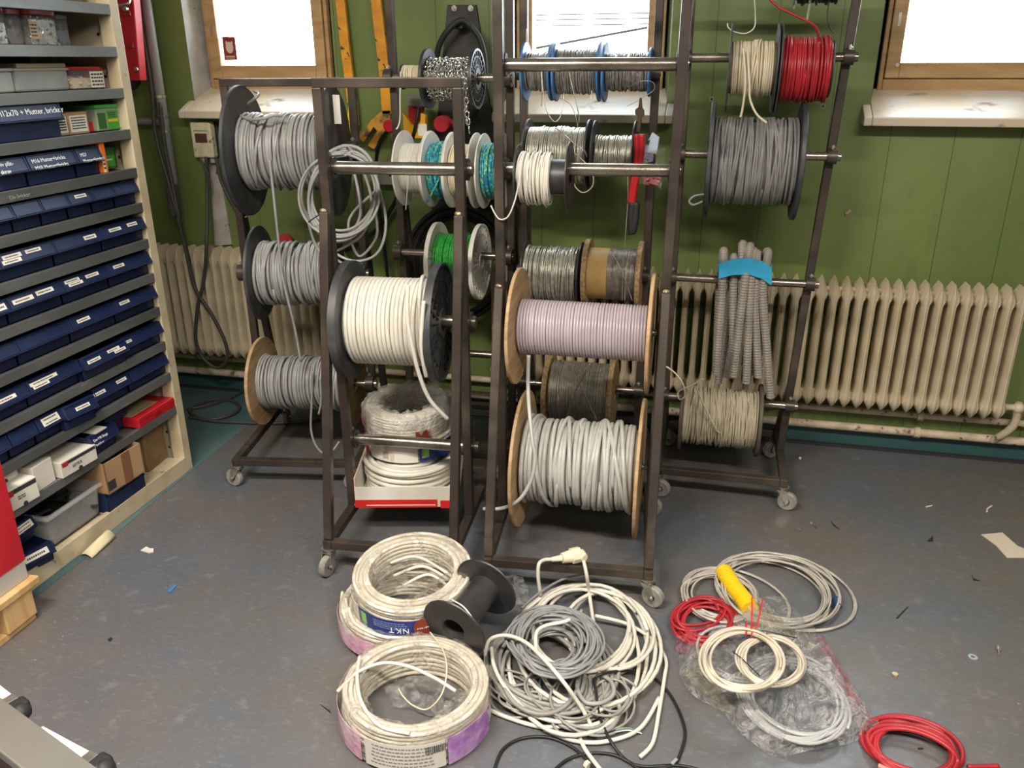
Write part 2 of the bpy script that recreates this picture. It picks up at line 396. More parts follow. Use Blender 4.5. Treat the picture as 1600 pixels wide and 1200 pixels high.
frame = mat('varnished_window_wood', (.48, .30, .135), .5, c2=(.38, .225, .095), ns=6, stretch=(1, 1, 5), c3=(.12, .07, .04), ns3=22, lo3=.70, hi3=.78)
sillm = mat('worn_sill_paint', (.60, .50, .36), .35, c2=(.66, .63, .60), ns=5, lo=.46, hi=.62, c3=(.25, .19, .13), ns3=14, lo3=.64, hi3=.74, stretch=(.6, 1, 1))
def pane_mat():
    m = bpy.data.materials.new('window_pane_glass'); m.use_nodes = True; nt = m.node_tree; bs = nt.nodes['Principled BSDF']
    bs.inputs['Base Color'].default_value = (.8, .84, .86, 1); bs.inputs['Roughness'].default_value = .08
    tr = nt.nodes.new('ShaderNodeBsdfTransparent'); mx = nt.nodes.new('ShaderNodeMixShader'); mx.inputs[0].default_value = .08
    nt.links.new(tr.outputs[0], mx.inputs[1]); nt.links.new(bs.outputs[0], mx.inputs[2]); nt.links.new(mx.outputs[0], nt.nodes['Material Output'].inputs['Surface'])
    return m
glass = pane_mat()
for i, (x0, x1) in enumerate(WINS):
    t = bpy.data.objects.new('window_%d' % (i+1), None); COL.objects.link(t); t['kind'] = 'structure'; t.location = ((x0+x1)/2, YW+.2, ZS)
    M4 = np.eye(4); M4[:3, 3] = t.location; MW[t.name] = (M4, np.linalg.inv(M4))
    f = .018; y0, y1 = 3.785, 3.86; xo0, xo1 = x0, x1; x0 += .032; x1 -= (.068 if i == 0 else .032)
    b = MB()   # outer frame
    b.b2((x0, y0, 1.49), (x0+f, y1, ZT)).b2((x1-f, y0, 1.49), (x1, y1, ZT)).b2((x0+f, y0, 1.49), (x1-f, y1, 1.572)).b2((x0+f, y0, ZT-.05), (x1-f, y1, ZT))
    part('window_frame', b, frame, t, bevel=.004)
    b = MB(); b.b2((x0, y0+.03, 1.49), (x0+f+.02, y1, ZT)).b2((x1-f-.02, y0+.03, 1.49), (x1, y1, ZT)).b2((x0, y0+.03, 1.49), (x1, y1, 1.592)); part('window_rebate', b, frame, t)
    a0, a1, z0, z1 = x0+f+.002, x1-f-.002, 1.5745, ZT-.053; s = .052
    b = MB(); b.b2((a0, y0-.012, z0), (a0+s, y1, z1)).b2((a1-s, y0-.012, z0), (a1, y1, z1)).b2((a0+s, y0-.012, z0), (a1-s, y1, z0+s+.006)).b2((a0+s, y0-.012, z1-s), (a1-s, y1, z1))
    sash = part('window_sash', b, frame, t, bevel=.004)
    b = MB(); b.b2((a0+s-.005, y0+.012, z0+s-.005), (a1-s+.005, y0+.016, z1-s+.005)); part('pane', b, glass, sash)
    # screw cups and keep plate on the sash
    b = MB(); b.cyl((a0+.04, y0-.018, z0+.05), (a0+.04, y0-.012, z0+.05), .008, 12); b.b2((a0+.018, y0-.016, z0+.19), (a0+.03, y0-.012, z0+.24)); part('catch', b, zinc, sash)
    # sloping board
    b = MB(); e = .03
    sec = [(3.58, 1.405), (3.58, 1.437), (3.80, 1.536), (3.80, 1.42), (3.69, 1.42), (3.69, 1.405)]; x0, x1 = xo0, xo1
    b.prism([(x0+.001, yy, zz) for yy, zz in sec], (x1-x0-.002, 0, 0))
    for xa in (x0-e, x1): b.prism([(xa, yy, zz) for yy, zz in [(3.58, 1.405), (3.58, 1.437), (3.679, 1.481), (3.679, 1.405)]], (e, 0, 0))
    part('window_sill', b, sillm, t, bevel=.004)
    b = MB(); rv = plaster if i == 0 else mat('green_reveal', (.20, .27, .14), .5)
    for xa, xb in ((x0, x0+.032), (x1, x1-(.068 if i == 0 else .032))): b.prism([(xa, YW-.001, ZS), (xb, 3.86, ZS), (xa, 3.86, ZS)], (0, 0, ZT-ZS)); part('reveal', b, rv, t)
# faint warning sticker on the first window's glass
b = MB(); SY = 3.794; p = W(359, 76, Y=SY); b.b2((p[0]-.033, SY, p[2]-.051), (p[0]+.033, SY+.0015, p[2]+.051))
st = single('window_sticker', b, mat('maroon_sticker', (.20, .02, .03), .5), 'small maroon sticker in the lower corner of the window glass behind the grey cable rack', 'sticker')
b = MB(); b.sphere((p[0], SY-.0005, p[2]+.005), (.02, .001, .026), 10, 6); b.prism([(p[0]-.015, SY-.001, p[2]+.035), (p[0]-.004, SY-.001, p[2]+.022), (p[0]-.02, SY-.001, p[2]+.02)], (0, .001, 0))
b.prism([(p[0]+.015, SY-.001, p[2]+.035), (p[0]+.02, SY-.001, p[2]+.02), (p[0]+.004, SY-.001, p[2]+.022)], (0, .001, 0)); part('printed_emblem', b, mat('sticker_cream', (.65, .5, .4), .6), st)
b = MB()
for k in range(2):
    for q in range(6): b.b2((p[0]-.024+.008*q, SY-.001, p[2]-.04-.013*k), (p[0]-.019+.008*q, SY, p[2]-.031-.013*k))
part('printed_line', b, MATS['sticker_cream'], st)

# yard seen through the middle pane: rods of a roller grille and a leaning rod
gr = thing('window_grille', 'thin horizontal rods behind the middle window glass', 'grille', (-.57, 4.05, 1.45)); rodm = mat('pale_rod', (.03, .033, .036), .6)
for zz in [W(920, yy_, Y=4.05)[2] for yy_ in (22, 30, 39)]: 
    b = MB(); b.cyl((-.91, 4.05, zz), (-.23, 4.05, zz), .0028, 6); part('rod', b, rodm, gr)
b = MB(); b.cyl(W(833, 76, Y=3.95), W(1012, 43, Y=3.95), .0055, 8); single('leaning_rod', b, mat('grey_rod', (.03, .033, .036), .6), 'thin grey rod leaning outside the middle window', 'rod')

# ceiling battens
for x, y in LAMPS:
    t = thing('ceiling_light', 'white fluorescent batten on the ceiling', 'ceiling light', (x, y, 2.99), None, 'ceiling battens')
    b = MB(); b.b2((x-.75, y-.09, 2.992), (x+.75, y+.09, 2.9999)); part('housing', b, ceilm, t)

# ---------------------------------------------------------------- radiators
radm = mat('cream_radiator_paint', (.60, .52, .37), .42, c2=(.50, .42, .29), ns=9, c3=(.16, .11, .07), ns3=19, lo3=.67, hi3=.75)
pipem = mat('peeling_pipe_paint', (.58, .48, .36), .6, c2=(.42, .33, .23), ns=16, c3=(.10, .08, .06), ns3=30, lo3=.60, hi3=.68)
def section_mesh():
    b = MB(); prof = [(.245, .003, .035), (.258, .009, .05), (.278, .0205, .06), (.292, .0246, .062), (.305, .0225, .062), (.322, .0150, .062), (.345, .0128, .062), (.53, .0120, .062), (.702, .0128, .062),
                      (.722, .0150, .062), (.736, .0230, .062), (.750, .0246, .062), (.764, .0205, .06), (.784, .0105, .05), (.806, .0025, .035)]
    V = []
    for z, h, d in prof:
        c = min(h*.55, .012)
        V += [(-h, d-c, z), (-h, -d+c, z), (-h*.62, -d, z), (-h*.48, -d+.003, z), (-h*.3, -d-.002, z), (0, -d-.005, z), (h*.3, -d-.002, z), (h*.48, -d+.003, z), (h*.62, -d, z), (h, -d+c, z), (h, d-c, z), (h*.45, d, z), (-h*.45, d, z)]
    n = 13; F = [(i*n+j, i*n+(j+1) % n, (i+1)*n+(j+1) % n, (i+1)*n+j) for i in range(len(prof)-1) for j in range(n)]
    F += [tuple(range(n-1, -1, -1)), tuple(range((len(prof)-1)*n, len(prof)*n))]
    return b.add(V, F)
def radiator(x0, n, label):
    y = 3.575; t = thing('radiator', label, 'radiator', (x0+n*.025, y, .245), None, 'column radiators under the windows')
    first = None
    for k in range(n):
        x = x0+.025+.05*k
        if first is None:
            mb = section_mesh(); mb.v = [v-np.array([0, 0, .245]) for v in mb.v]
            first = part('section', mb, radm, t, local=True, smooth=35, bevel=0); first.location = (x-(x0+n*.025), 0, 0)
        else:
            o = first.copy(); COL.objects.link(o); o.parent = t; o.location = (x-(x0+n*.025), 0, 0)
    for zz in (.292, .750):
        b = MB(); b.cyl((x0, y, zz), (x0+n*.05, y, zz), .018, 10); part('header_tube', b, radm, t, smooth=True)
    return t
radiator(-2.72, 21, 'cream column radiator between the shelving and the grey cable rack')
r2 = radiator(-.96, 44, 'long cream column radiator running behind the tall racks to the window corner')
b = MB(); p = np.array([1.26, 3.575, .262]); b.cyl((1.24, 3.575, .292), (1.30, 3.575, .292), .014, 10); b.sphere((1.30, 3.575, .292), .024); b.cyl((1.30, 3.575, .292), (1.30, 3.575, .315), .013, 10)
part('valve', b, radm, r2, smooth=True)
b = MB(); b.tube(spline([(1.30, 3.575, .292), (1.30, 3.575, .22), (1.28, 3.59, .17), (1.25, 3.63, .112)], 6), .016, 10); part('elbow_pipe', b, pipem, r2, smooth=True)
for zz, lab in ((.195, 'upper of two flaking heating pipes along the wall foot'), (.112, 'lower of two flaking heating pipes just above the teal skirting')):
    t = thing('heating_pipe', lab, 'pipe', (-.5, 3.645, zz-.02)); b = MB()
    b.cyl((-2.95, 3.645, zz), (2.6, 3.645, zz), .0150 if zz > .15 else .019, 12); part('pipe_run', b, pipem, t, smooth=True)
    for xx in (-1.4, .95, 1.55):
        b = MB(); b.cyl((xx-.012, 3.645, zz), (xx+.012, 3.645, zz), .025, 12); part('coupling', b, pipem, t, smooth=True)
        b = MB(); b.cyl((xx, 3.645, zz), (xx, YW+.01, zz), .006, 8); part('wall_bracket', b, pipem, t)
# black cable slung behind the long radiator
b = MB(); b.tube(spline([W(1045, 477, Y=3.655), W(1150, 478, Y=3.655), W(1240, 483, Y=3.655), W(1310, 492, Y=3.655), W(1370, 516, Y=3.655), W(1420, 512, Y=3.655), W(1480, 500, Y=3.655)], 6), .009, 6)
single('wall_cable', b, C_black, 'black cable sagging behind the long radiator', 'cable', smooth=True)
# ================================================================ cable racks
TB = .030
def rack(name, label, mL, mR, H, depth_front, depth_back, strut_to, weld, group, zr=.115, topbar=True, leanR=0., ang=(200, 150, 20, 160)):
    """mL, mR: the two masts' floor points; the base runs depth_front before and depth_back behind them"""
    mL = np.array([*mL, 0.]); mR = np.array([*mR, 0.]); x = (mR-mL)/np.linalg.norm(mR-mL); y = np.array([-x[1], x[0], 0])
    t = thing(name, label, 'cable rack', (mL+mR)/2, None, group)
    Z = np.array([0, 0, 1.])
    for m, ln in ((mL, 0.), (mR, leanR)):
        top = m+Z*H+x*ln
        b = MB(); b.beam(m+Z*(zr+TB/2-.001), top, TB, TB, y); part('mast', b, steel, t, bevel=.003)
        s0 = m+y*(-depth_front if strut_to < 0 else depth_back)*(.97)+Z*(zr+TB/2); s1 = m+y*(TB*.98 if strut_to > 0 else -TB*.98)+Z*weld+x*ln*weld/H
        b = MB(); b.beam(s0, s1, TB*.97, TB, y); part('strut', b, steel, t, bevel=.003)
        b = MB(); b.sphere(s1+y*(-.012 if strut_to < 0 else .012)+Z*.008, (.013, .007, .008), 8, 6); part('weld', b, weldm, t, smooth='all')
        a = m-y*depth_front+Z*zr; c = m+y*depth_back+Z*zr
        b = MB(); b.beam(a-y*TB/2, c+y*TB/2, TB, TB); part('side_rail', b, steel, t, bevel=.003)
        b = MB()
        for q in (.3, .7): pp = a*(1-q)+c*q+Z*TB/2; b.cyl(pp, pp+Z*.0006, .004, 8)
        part('bolt_hole', b, black, t)
    for s, nm in ((-depth_front, 'front_rail'), (depth_back, 'back_rail')):
        b = MB(); b.beam(mL+y*s+Z*zr+x*TB/2, mR+y*s+Z*zr-x*TB/2, TB, TB); part(nm, b, steel, t, bevel=.003)
    if topbar:
        b = MB(); b.beam(mL+Z*(H+TB/2-.001)-x*TB/2, mR+Z*(H+TB/2-.001)+x*(TB/2+leanR), TB, TB); part('top_bar', b, steel, t, bevel=.003)
    k = 0
    for m in (mL, mR):
        for s in (-depth_front, depth_back): caster(t, m+y*s+Z*(zr-TB/2), ang[k]); k += 1
    RK[name if name not in RK else t.name] = (mL, mR, x, y, leanR, H, t)
    return t
RK = {}
def caster(t, top, ang, fixed=None):
    c = thing_sub('castor', t, top); d = np.array([math.cos(R_(ang)), math.sin(R_(ang)), 0]); n = np.array([-d[1], d[0], 0]); Z = np.array([0, 0, 1.])
    wr = (top[2]-.020)/2*.95; wr = .0375; wc = top+d*.022; wc[2] = wr
    b = MB(); b.cyl(top-Z*.001, top-Z*.006, .024, 14); b.cyl(top-Z*.006, top-Z*.016, .017, 14)
    for s in (-1, 1):
        q = [wc+n*s*.016+Z*.0-d*.009, wc+n*s*.016+Z*.0+d*.009, np.array([*(top[:2]-d[:2]*-.018), top[2]-.014])+n*s*.016, np.array([*(top[:2]-d[:2]*.018), top[2]-.014])+n*s*.016]
        b.prism(q, n*s*.0025)
    qq = [top-Z*.016-d*.018-n*.018, top-Z*.016+d*.018-n*.018, top-Z*.016+d*.018+n*.018, top-Z*.016-d*.018+n*.018]; b.prism(qq, -Z*.003)
    b.cyl(wc-n*.024, wc+n*.024, .006, 8)
    part('castor_fork', b, zinc, c, smooth=40)
    b = MB(); b.lathe([(-.012, .012), (-.012, wr-.004), (-.008, wr), (.008, wr), (.012, wr-.004), (.012, .012)], 28, 'x')
    Rm = axes(n); b.v = [v @ Rm.T+wc for v in b.v]; part('castor_wheel', b, tyre, c, smooth=40)
def thing_sub(name, parent, loc):
    o = bpy.data.objects.new(name, None); COL.objects.link(o); o.empty_display_size = .02; o.parent = parent
    M = MW[parent.name][0]; o.location = (np.linalg.inv(M) @ np.array([*loc, 1.]))[:3]
    M4 = M.copy(); M4[:3, 3] = np.array(loc); MW[o.name] = (M4, np.linalg.inv(M4)); return o
def axle(rk, z, r, side, over=(.02, .045), m=None, ring=True, ringr=.034):
    """a pipe across the masts; side -1 before them, +1 behind them. Returns its two ends"""
    mL, mR, x, y, ln, H, t = RK[rk]; Z = np.array([0, 0, 1.]); off = y*side*(TB/2+ringr)
    a = mL+off+Z*z; c = mR+off+Z*z+x*ln*z/H
    b = MB(); b.cyl(a-x*over[0], c+x*over[1], r, 20); part('axle_pipe', b, m or bright, t, smooth=40)
    for p in (a, c):
        b = MB(); h = .017; b.lathe([(-h, r+.0015), (-h, ringr), (h, ringr), (h, r+.0015)], 24, 'x'); Rm = axes(x); b.v = [v @ Rm.T+p for v in b.v]
        hold = part('pipe_holder', b, steel, t, smooth=40)
        b = MB(); b.cyl(p+Z*(ringr-.002), p+Z*(ringr+.014), .005, 6); b.cyl(p+Z*(ringr+.004), p+Z*(ringr+.009), .009, 6); part('clamp_bolt', b, zinc, hold)
    return a, c

def winding(mb, L, rc, rw, turns, seg=26, jit=.25, bump=.15, sag=0., xs=6, x0=0., phase=0., hand=1, core=True, r=rnd):
    """cable wound side by side round local x"""
    n = int(turns*seg)+1; t = np.linspace(0, turns*2*PI, n)+phase
    ax = np.linspace(-L/2+rw, L/2-rw, n)*hand+x0
    pitch = L/max(turns, 1)
    ax = ax+smooth_noise(n, seg*.5, pitch*jit, r); ax = np.clip(ax, x0-L/2+rw, x0+L/2-rw)
    rr = rc-rw+np.abs(smooth_noise(n, seg*.8, rw*bump*2, r))
    if sag: rr = rr+sag*np.maximum(0, -np.sin(t))**1.5*np.abs(smooth_noise(n, seg, 1., r))
    N = np.stack([np.zeros(n), np.cos(t), np.sin(t)], 1); P = N*rr[:, None]; P[:, 0] = ax
    mb.tube(P, rw, xs, N=N)
    if core: mb.cyl((x0-L/2+.001, 0, 0), (x0+L/2-.001, 0, 0), rc-rw*2.1, 30)
def cross(mb, L, rc, rw, k, seg=26, xs=6, x0=0., r=rnd):
    """single wraps lying slantwise over the winding"""
    for _ in range(k):
        turns = r.uniform(.7, 1.6); n = int(turns*seg)+1; ph = r.uniform(0, 6.28); t = np.linspace(0, turns*2*PI, n)+ph
        a = r.uniform(-L/2+rw, L/2-rw); z = min(max(a+r.uniform(-.4, .4)*L, -L/2+rw), L/2-rw)
        q = np.linspace(0, 1, n); q = q*q*(3-2*q); ax = a+(z-a)*q+x0
        rr = rc+rw*.75+smooth_noise(n, seg*.4, rw*.25, r)-rw*2.2*(np.abs(np.linspace(-1, 1, n))**8)
        N = np.stack([np.zeros(n), np.cos(t), np.sin(t)], 1); P = N*rr[:, None]; P[:, 0] = ax
        mb.tube(P, rw, xs, N=N)
def flange(kind, x, s, rf, rh, th):
    """disc at local x; s = the outward side"""
    b = MB()
    if kind in ('ply', 'chip', 'thin', 'flat'):
        c = min(th*.18, .002)
        b.lathe([(x-th/2, rh), (x-th/2, rf-c), (x-th/2+c, rf), (x+th/2-c, rf), (x+th/2, rf-c), (x+th/2, rh)], 56, 'x')
    else:   # moulded plastic: web with raised rim, hub and ribs outside
        w = th*.25; o = x+s*th/2; i = x-s*th/2
        b.lathe([(i, rh), (i, rf-.001), (i+s*.001, rf), (o, rf), (o, rf-.008), (i+s*w, rf-.010), (i+s*w, rh*1.9), (o, rh*1.8), (o, rh)], 56, 'x')
        k = 24 if rf > .1 else 16
        for q in range(k):
            a = 2*PI*q/k; e = np.array([0, math.cos(a), math.sin(a)]); f = np.array([0, -math.sin(a), math.cos(a)])
            p0 = e*rh*1.7; p1 = e*(rf-.008); X = np.array([1., 0, 0]); q4 = [p0-f*.0015+X*i, p0+f*.0015+X*i, p1+f*.0015+X*i, p1-f*.0015+X*i]
            b.prism(q4, X*s*th*.85)
        for rr_ in (.45, .72):
            b.lathe([(i, rf*rr_), (i+s*th*.8, rf*rr_), (i+s*th*.8, rf*rr_+.003), (i, rf*rr_+.003)], 40, 'x')
    return b
def reel(name, label, Lp, Rp, rf, rc, rw, cable_m, kind='ply', fl_m=None, th=.012, rh=.028, turns=None, jit=.25, nx=6, sag=0., group=None, cat='cable reel',
         rf2=None, part_name='cable', wound=(0., 1.), drum_m=None, drum_r=None, dens=1.0, bump=.15, seg=26, xs=6, skipR=False):
    """Lp, Rp: middle points of the two flanges"""
    Lp = np.array(Lp); Rp = np.array(Rp); c = (Lp+Rp)/2; v = Rp-Lp; L = np.linalg.norm(v)
    t = thing(name, label, cat, c, axes(v), group)
    for x, s, r_ in ((-L/2, -1, rf), (L/2, 1, rf2 or rf)):
        if skipR and s > 0: continue
        part('flange', flange(kind, x, s, r_, rh, th), fl_m, t, local=True, smooth=35)
    dr = drum_r or max(rc*.45, rh+.01)
    b = MB(); b.lathe([(-L/2+th/2, rh), (-L/2+th/2, dr), (L/2-th/2, dr), (L/2-th/2, rh)], 30, 'x'); part('drum', b, drum_m or fl_m, t, local=True, smooth=40)
    W_ = L-th; w0, w1 = wound; Lw = W_*(w1-w0); x0 = -W_/2+W_*(w0+w1)/2
    b = MB(); tn = turns or int(Lw/(2*rw)*dens)
    winding(b, Lw, rc, rw, tn, jit=jit, sag=sag, x0=x0, bump=bump, seg=seg, xs=xs); cross(b, Lw, rc, rw, nx, x0=x0)
    part(part_name, b, cable_m, t, local=True, smooth='all')
    return t
def tail(t, P, r, m, k=8, name='loose_end', seg=7):
    b = MB(); b.tube(spline(P, k), r, seg); return part(name, b, m, t, smooth='all')
def loop_part(t, P, r, m, name, k=8, seg=6): return tail(t, P, r, m, k, name, seg)

# masts' floor points of the five racks (world metres)
GR = 'welded steel cable racks'
rack('cable_rack', 'low steel rack beside the shelving with three reels of grey cable', (-1.895, 3.08), (-1.40, 3.17), 1.56, .37, .25, 1, 1.05, GR, ang=(170, 100, 200, 150))
RK['A'] = RK['cable_rack']
rack('cable_rack', 'low steel rack at the front with the big white cable reel', (-1.205, 2.475), (-.767, 2.505), 1.575, .25, .37, -1, 1.20, GR, ang=(262, 100, 80, 60))
RK['B'] = list(RK.values())[-1]
rack('cable_rack', 'tall steel rack with white, turquoise and green rope reels near the wall', (-1.275, 3.30), (-.80, 3.305), 2.05, .30, .20, 1, 1.2, GR, ang=(200, 100, 20, 60))
RK['C'] = list(RK.values())[-1]
rack('cable_rack', 'tall front steel rack with lilac and grey cable on wooden reels', (-.655, 2.555), (-.135, 2.60), 2.05, .31, .27, -1, .965, GR, leanR=.02, ang=(100, 100, -25, -10))
RK['D'] = list(RK.values())[-1]
rack('cable_rack', 'tall steel rack under the middle window with blue spools of wire', (-.745, 3.30), (-.245, 3.305), 2.05, .30, .20, 1, 1.2, GR, ang=(200, 100, 20, 60))
RK['E'] = list(RK.values())[-1]
rack('cable_rack', 'tall steel rack by the long radiator with the red cable reel', (-.135, 3.30), (.352, 3.30), 2.05, .27, .20, 1, .42, GR, leanR=.075, ang=(-20, 30, -15, 215))
RK['F'] = list(RK.values())[-1]
YF = 3.30-.049
def zrow(rk, y, px_x, side):  # height of a pipe from where it crosses the photo
    mL, mR = RK[rk][0], RK[rk][1]; yy = (mL[1]+mR[1])/2+side*.049
    return W(px_x, y, Y=yy)[2]
for y in (234, 425, 594): axle('A', zrow('A', y, 440, -1), .019, -1, (.01, .03))
for y in (263, 497, 688): axle('B', zrow('B', y, 610, 1), .0205, 1, (-.0, .03))
for y in (122, 265, 398, 551): axle('C', zrow('C', y, 715, -1), .0155, -1, (.01, .02))
for y in (101, 265, 516, 724): axle('D', zrow('D', y, 915, 1), .0195 if y < 300 else .0115, 1, (-.0, .02))
for y in (114, 240, 428, 606): axle('E', zrow('E', y, 920, -1), .0135, -1, (.0, .02), ringr=.026)
for y in (-40, 90, 243, 441, 632): axle('F', zrow('F', y, 1190, -1), .0155, -1, (.01, .03), ringr=.026)

def ends(lx, ly, rx, ry, YL, YR=None):
    a = W(lx, ly, Y=YL); c = W(rx, ry, Y=YR if YR is not None else YL); z = (a[2]+c[2])/2; a[2] = c[2] = z; return a, c
def R2(px, a): return px*depth(a)/FPX
G1 = 'reels of cable on the racks'
# --- rack A
a, c = ends(384, 234, 523, 240, 3.02, 3.08)
A1 = reel('cable_reel', 'big black reel of grey cable, top one on the low rack beside the shelving', a, c, R2(98, a), R2(55, a), .0062, C_lgrey, 'flat', blackdusty, .014, group=G1, jit=.5, nx=9, bump=.4, dens=.93)
tail(A1, [W(376, 181, Y=2.98), W(392, 187, Y=2.93), W(412, 185, Y=2.90), W(428, 180, Y=2.91), W(440, 181, Y=2.93)], .006, C_lgrey)
tail(A1, [W(388, 162, Y=3.03), W(399, 153, Y=2.99), W(404, 147, Y=3.02), W(397, 142, Y=3.06)], .006, C_lgrey)
tail(A1, [W(421, 250, Y=2.90), W(427, 300, Y=2.90), W(436, 385, Y=2.905), W(441, 430, Y=2.91), W(460, 510, Y=2.93), W(470, 565, Y=2.93)], .0055, C_lgrey)
a, c = ends(407, 425, 521, 428, 3.02, 3.08)
A2 = reel('cable_reel', 'black reel of tangled grey cable, middle one on the low rack beside the shelving', a, c, R2(73, a), R2(46, a), .0062, C_lgrey, 'flat', blackdusty, .012, group=G1, jit=.9, nx=18, dens=.88, bump=.5, sag=.012)
a, c = ends(411, 592, 553, 602, 3.02, 3.08)
A3 = reel('cable_reel', 'wooden reel of grey cable, lowest on the rack beside the shelving', a, c, R2(69, a), R2(40, a), .0054, C_lgrey, 'ply', ply, .014, group=G1, jit=.7, nx=12, bump=.4, sag=.008)
tail(A3, [W(488, 580, Y=2.94), W(487, 630, Y=2.93), W(486, 670, Y=2.93), W(493, 695, Y=2.93), W(505, 708, Y=2.94), W(518, 706, Y=2.95), W(530, 690, Y=2.97)], .005, C_lgrey)
tail(A3, [W(500, 590, Y=2.95), W(502, 625, Y=2.94), W(498, 647, Y=2.94)], .005, C_lgrey)
# paper tag on A1's far flange
b = MB(); q = W(526, 172, Y=3.06); b.b2(q+[-.012, -.002, -.05], q+[.016, .0, .055]); part('paper_tag', b, paper, A1)
# hank of grey cable hung on the pipe end of rack A
hk = thing('cable_hank', 'loose hank of grey cable hanging in loops beside the low front rack', 'cable coil', W(540, 330, Y=2.72))
def ell(cx, cy, rx, ry, Y, n=40, a0=0., a1=360., tilt=0.):
    out = []
    for k in range(n):
        a = R_(a0+(a1-a0)*k/(n-1)); u, v = rx*math.cos(a), ry*math.sin(a); T = R_(tilt)
        out.append(W(cx+u*math.cos(T)-v*math.sin(T), cy+u*math.sin(T)+v*math.cos(T), Y=Y))
    return np.array(out)
P = []
for k in range(7):
    e = ell(532+rnd.uniform(-5, 6), 302+rnd.uniform(-6, 8), 58+rnd.uniform(-9, 6), 72+rnd.uniform(-10, 4), 2.70+rnd.uniform(-.02, .03), 26, -90, 262, 12)
    P += list(e)
b = MB(); b.tube(spline(P, 2), .0052, 6); part('coil', b, C_lgrey, hk, smooth='all')
for j, pts in enumerate([[(555, 240), (590, 290), (603, 350), (590, 395), (555, 408), (520, 392), (505, 360)], [(560, 245), (580, 310), (570, 360), (540, 385), (505, 400)], [(545, 235), (560, 300), (562, 340), (540, 372), (500, 378)],
                         [(478, 330), (490, 375), (505, 398), (520, 402), (536, 412)], [(586, 330), (588, 370), (560, 400), (545, 345), (585, 300)]]):
    tail(hk, [W(x, y, Y=2.73+.01*j) for x, y in pts], .0052, C_lgrey, name='hanging_loop')
b = MB(); b.tube(spline([W(482, 347, Y=2.66), W(495, 338, Y=2.65), W(512, 328, Y=2.655)], 5), .0022, 6); part('cable_tie', b, C_black, hk)
# --- rack B
a, c = ends(549, 503, 687, 501, 2.53, 2.56)
B2 = reel('cable_reel', 'big black reel of thick white cable on the low front rack', a, c, R2(92, a), R2(68, a), .0072, C_white, 'moulded', blackdusty, .026, group=G1, jit=.06, nx=1, bump=.04, seg=36, xs=8)
tail(B2, [W(637, 445, Y=2.385), W(637, 500, Y=2.36), W(645, 545, Y=2.365), W(655, 585, Y=2.39), W(672, 625, Y=2.42), W(700, 655, Y=2.45)], .0072, C_white, seg=8)
tail(B2, [W(662, 470, Y=2.375), W(658, 530, Y=2.36), W(661, 565, Y=2.375), W(666, 588, Y=2.40)], .0068, C_white, seg=8)
# --- rack C
G2 = 'reels of rope on the rope rack'
a, c = ends(630, 119, 664, 121, YF)
reel('rope_reel', 'small reel of white braided cord beside the chain reel', a, c, R2(19, a), R2(17, a), .0035, C_cream, 'flat', black, .004, rh=.02, group=G2, jit=.2, nx=2, cat='rope reel', part_name='rope', rf2=R2(12, a))
t = list(bpy.data.objects)[-1]
q = [o for o in bpy.data.objects if o.name.startswith('rope_reel')][0]
tail(q, [W(626, 112, Y=3.20), W(625, 150, Y=3.19), W(625, 185, Y=3.19), W(622, 198, Y=3.185), W(619, 202, Y=3.18)], .0032, C_white)
a, c = ends(670, 123, 745, 124, YF)
CH = thing('chain_reel', 'black reel wound with shiny zinc chain', 'chain reel', (a+c)/2, axes(c-a), G2)
L = np.linalg.norm(c-a)
for x, s in ((-L/2, -1), (L/2, 1)): part('flange', flange('moulded', x, s, R2(44, a), .022, .012), black, CH, local=True, smooth=35)
b = MB(); b.lathe([(-L/2, .022), (-L/2, .04), (L/2, .04), (L/2, .022)], 24, 'x'); b.cyl((-L/2+.006, 0, 0), (L/2-.006, 0, 0), R2(22, a), 24); part('drum', b, wire_d, CH, local=True, smooth=40)
def chain_links(mb, P, T, U, ll=.025, wd=.015, rr=.0029):
    for i in range(len(P)):
        t_ = T[i]/np.linalg.norm(T[i]); u = U[i]-t_*(U[i]@t_); u /= np.linalg.norm(u); v = np.cross(t_, u)
        if i % 2: u, v = v, -u
        k = 10; a_ = np.arange(k)*2*PI/k; path = P[i]+np.outer(np.cos(a_)*ll/2, t_)+np.outer(np.sin(a_)*wd/2, u)
        mb.tube(path, rr, 4, closed=True)
b = MB(); P = []; T = []; U = []
rc0 = R2(28, a); nt_ = int(L/.0135); step = .019
for j in range(nt_):
    x = -L/2+.012+(L-.024)*j/(nt_-1); kk = int(2*PI*rc0/step)
    for q_ in range(kk):
        an = 2*PI*q_/kk+rnd.uniform(-.05, .05); rr = rc0+rnd.uniform(-.003, .004)
        if math.sin(an) < -.0 or True:
            e = np.array([0, math.cos(an), math.sin(an)]); P.append(e*rr+np.array([x+rnd.uniform(-.004, .004), 0, 0])); T.append(np.array([rnd.uniform(-.35, .35), -math.sin(an), math.cos(an)])); U.append(e+np.array([rnd.uniform(-.6, .6), 0, 0]))
chain_links(b, P, T, U); part('chain', b, chainm, CH, local=True, smooth='all')
b = MB()
for (x0, y0, x1, y1) in ((712, 140, 716, 172), (722, 140, 724, 168), (728, 135, 730, 190), (731, 190, 733, 203)):
    p0, p1 = W(x0, y0, Y=3.17), W(x1, y1, Y=3.17); n = max(2, int(np.linalg.norm(p1-p0)/.019)); q_ = np.linspace(0, 1, n)[:, None]; PP = p0+(p1-p0)*q_
    chain_links(b, PP, [p1-p0]*n, [np.array([1., .3, 0])]*n)
part('hanging_chain', b, chainm, CH, smooth='all')
turq = mat('turquoise_fleck_rope', (.02, .36, .44), .6, c2=(.02, .15, .30), ns=75, lo=.46, hi=.56, c3=(.32, .56, .14), ns3=90, lo3=.58, hi3=.63, det=0)
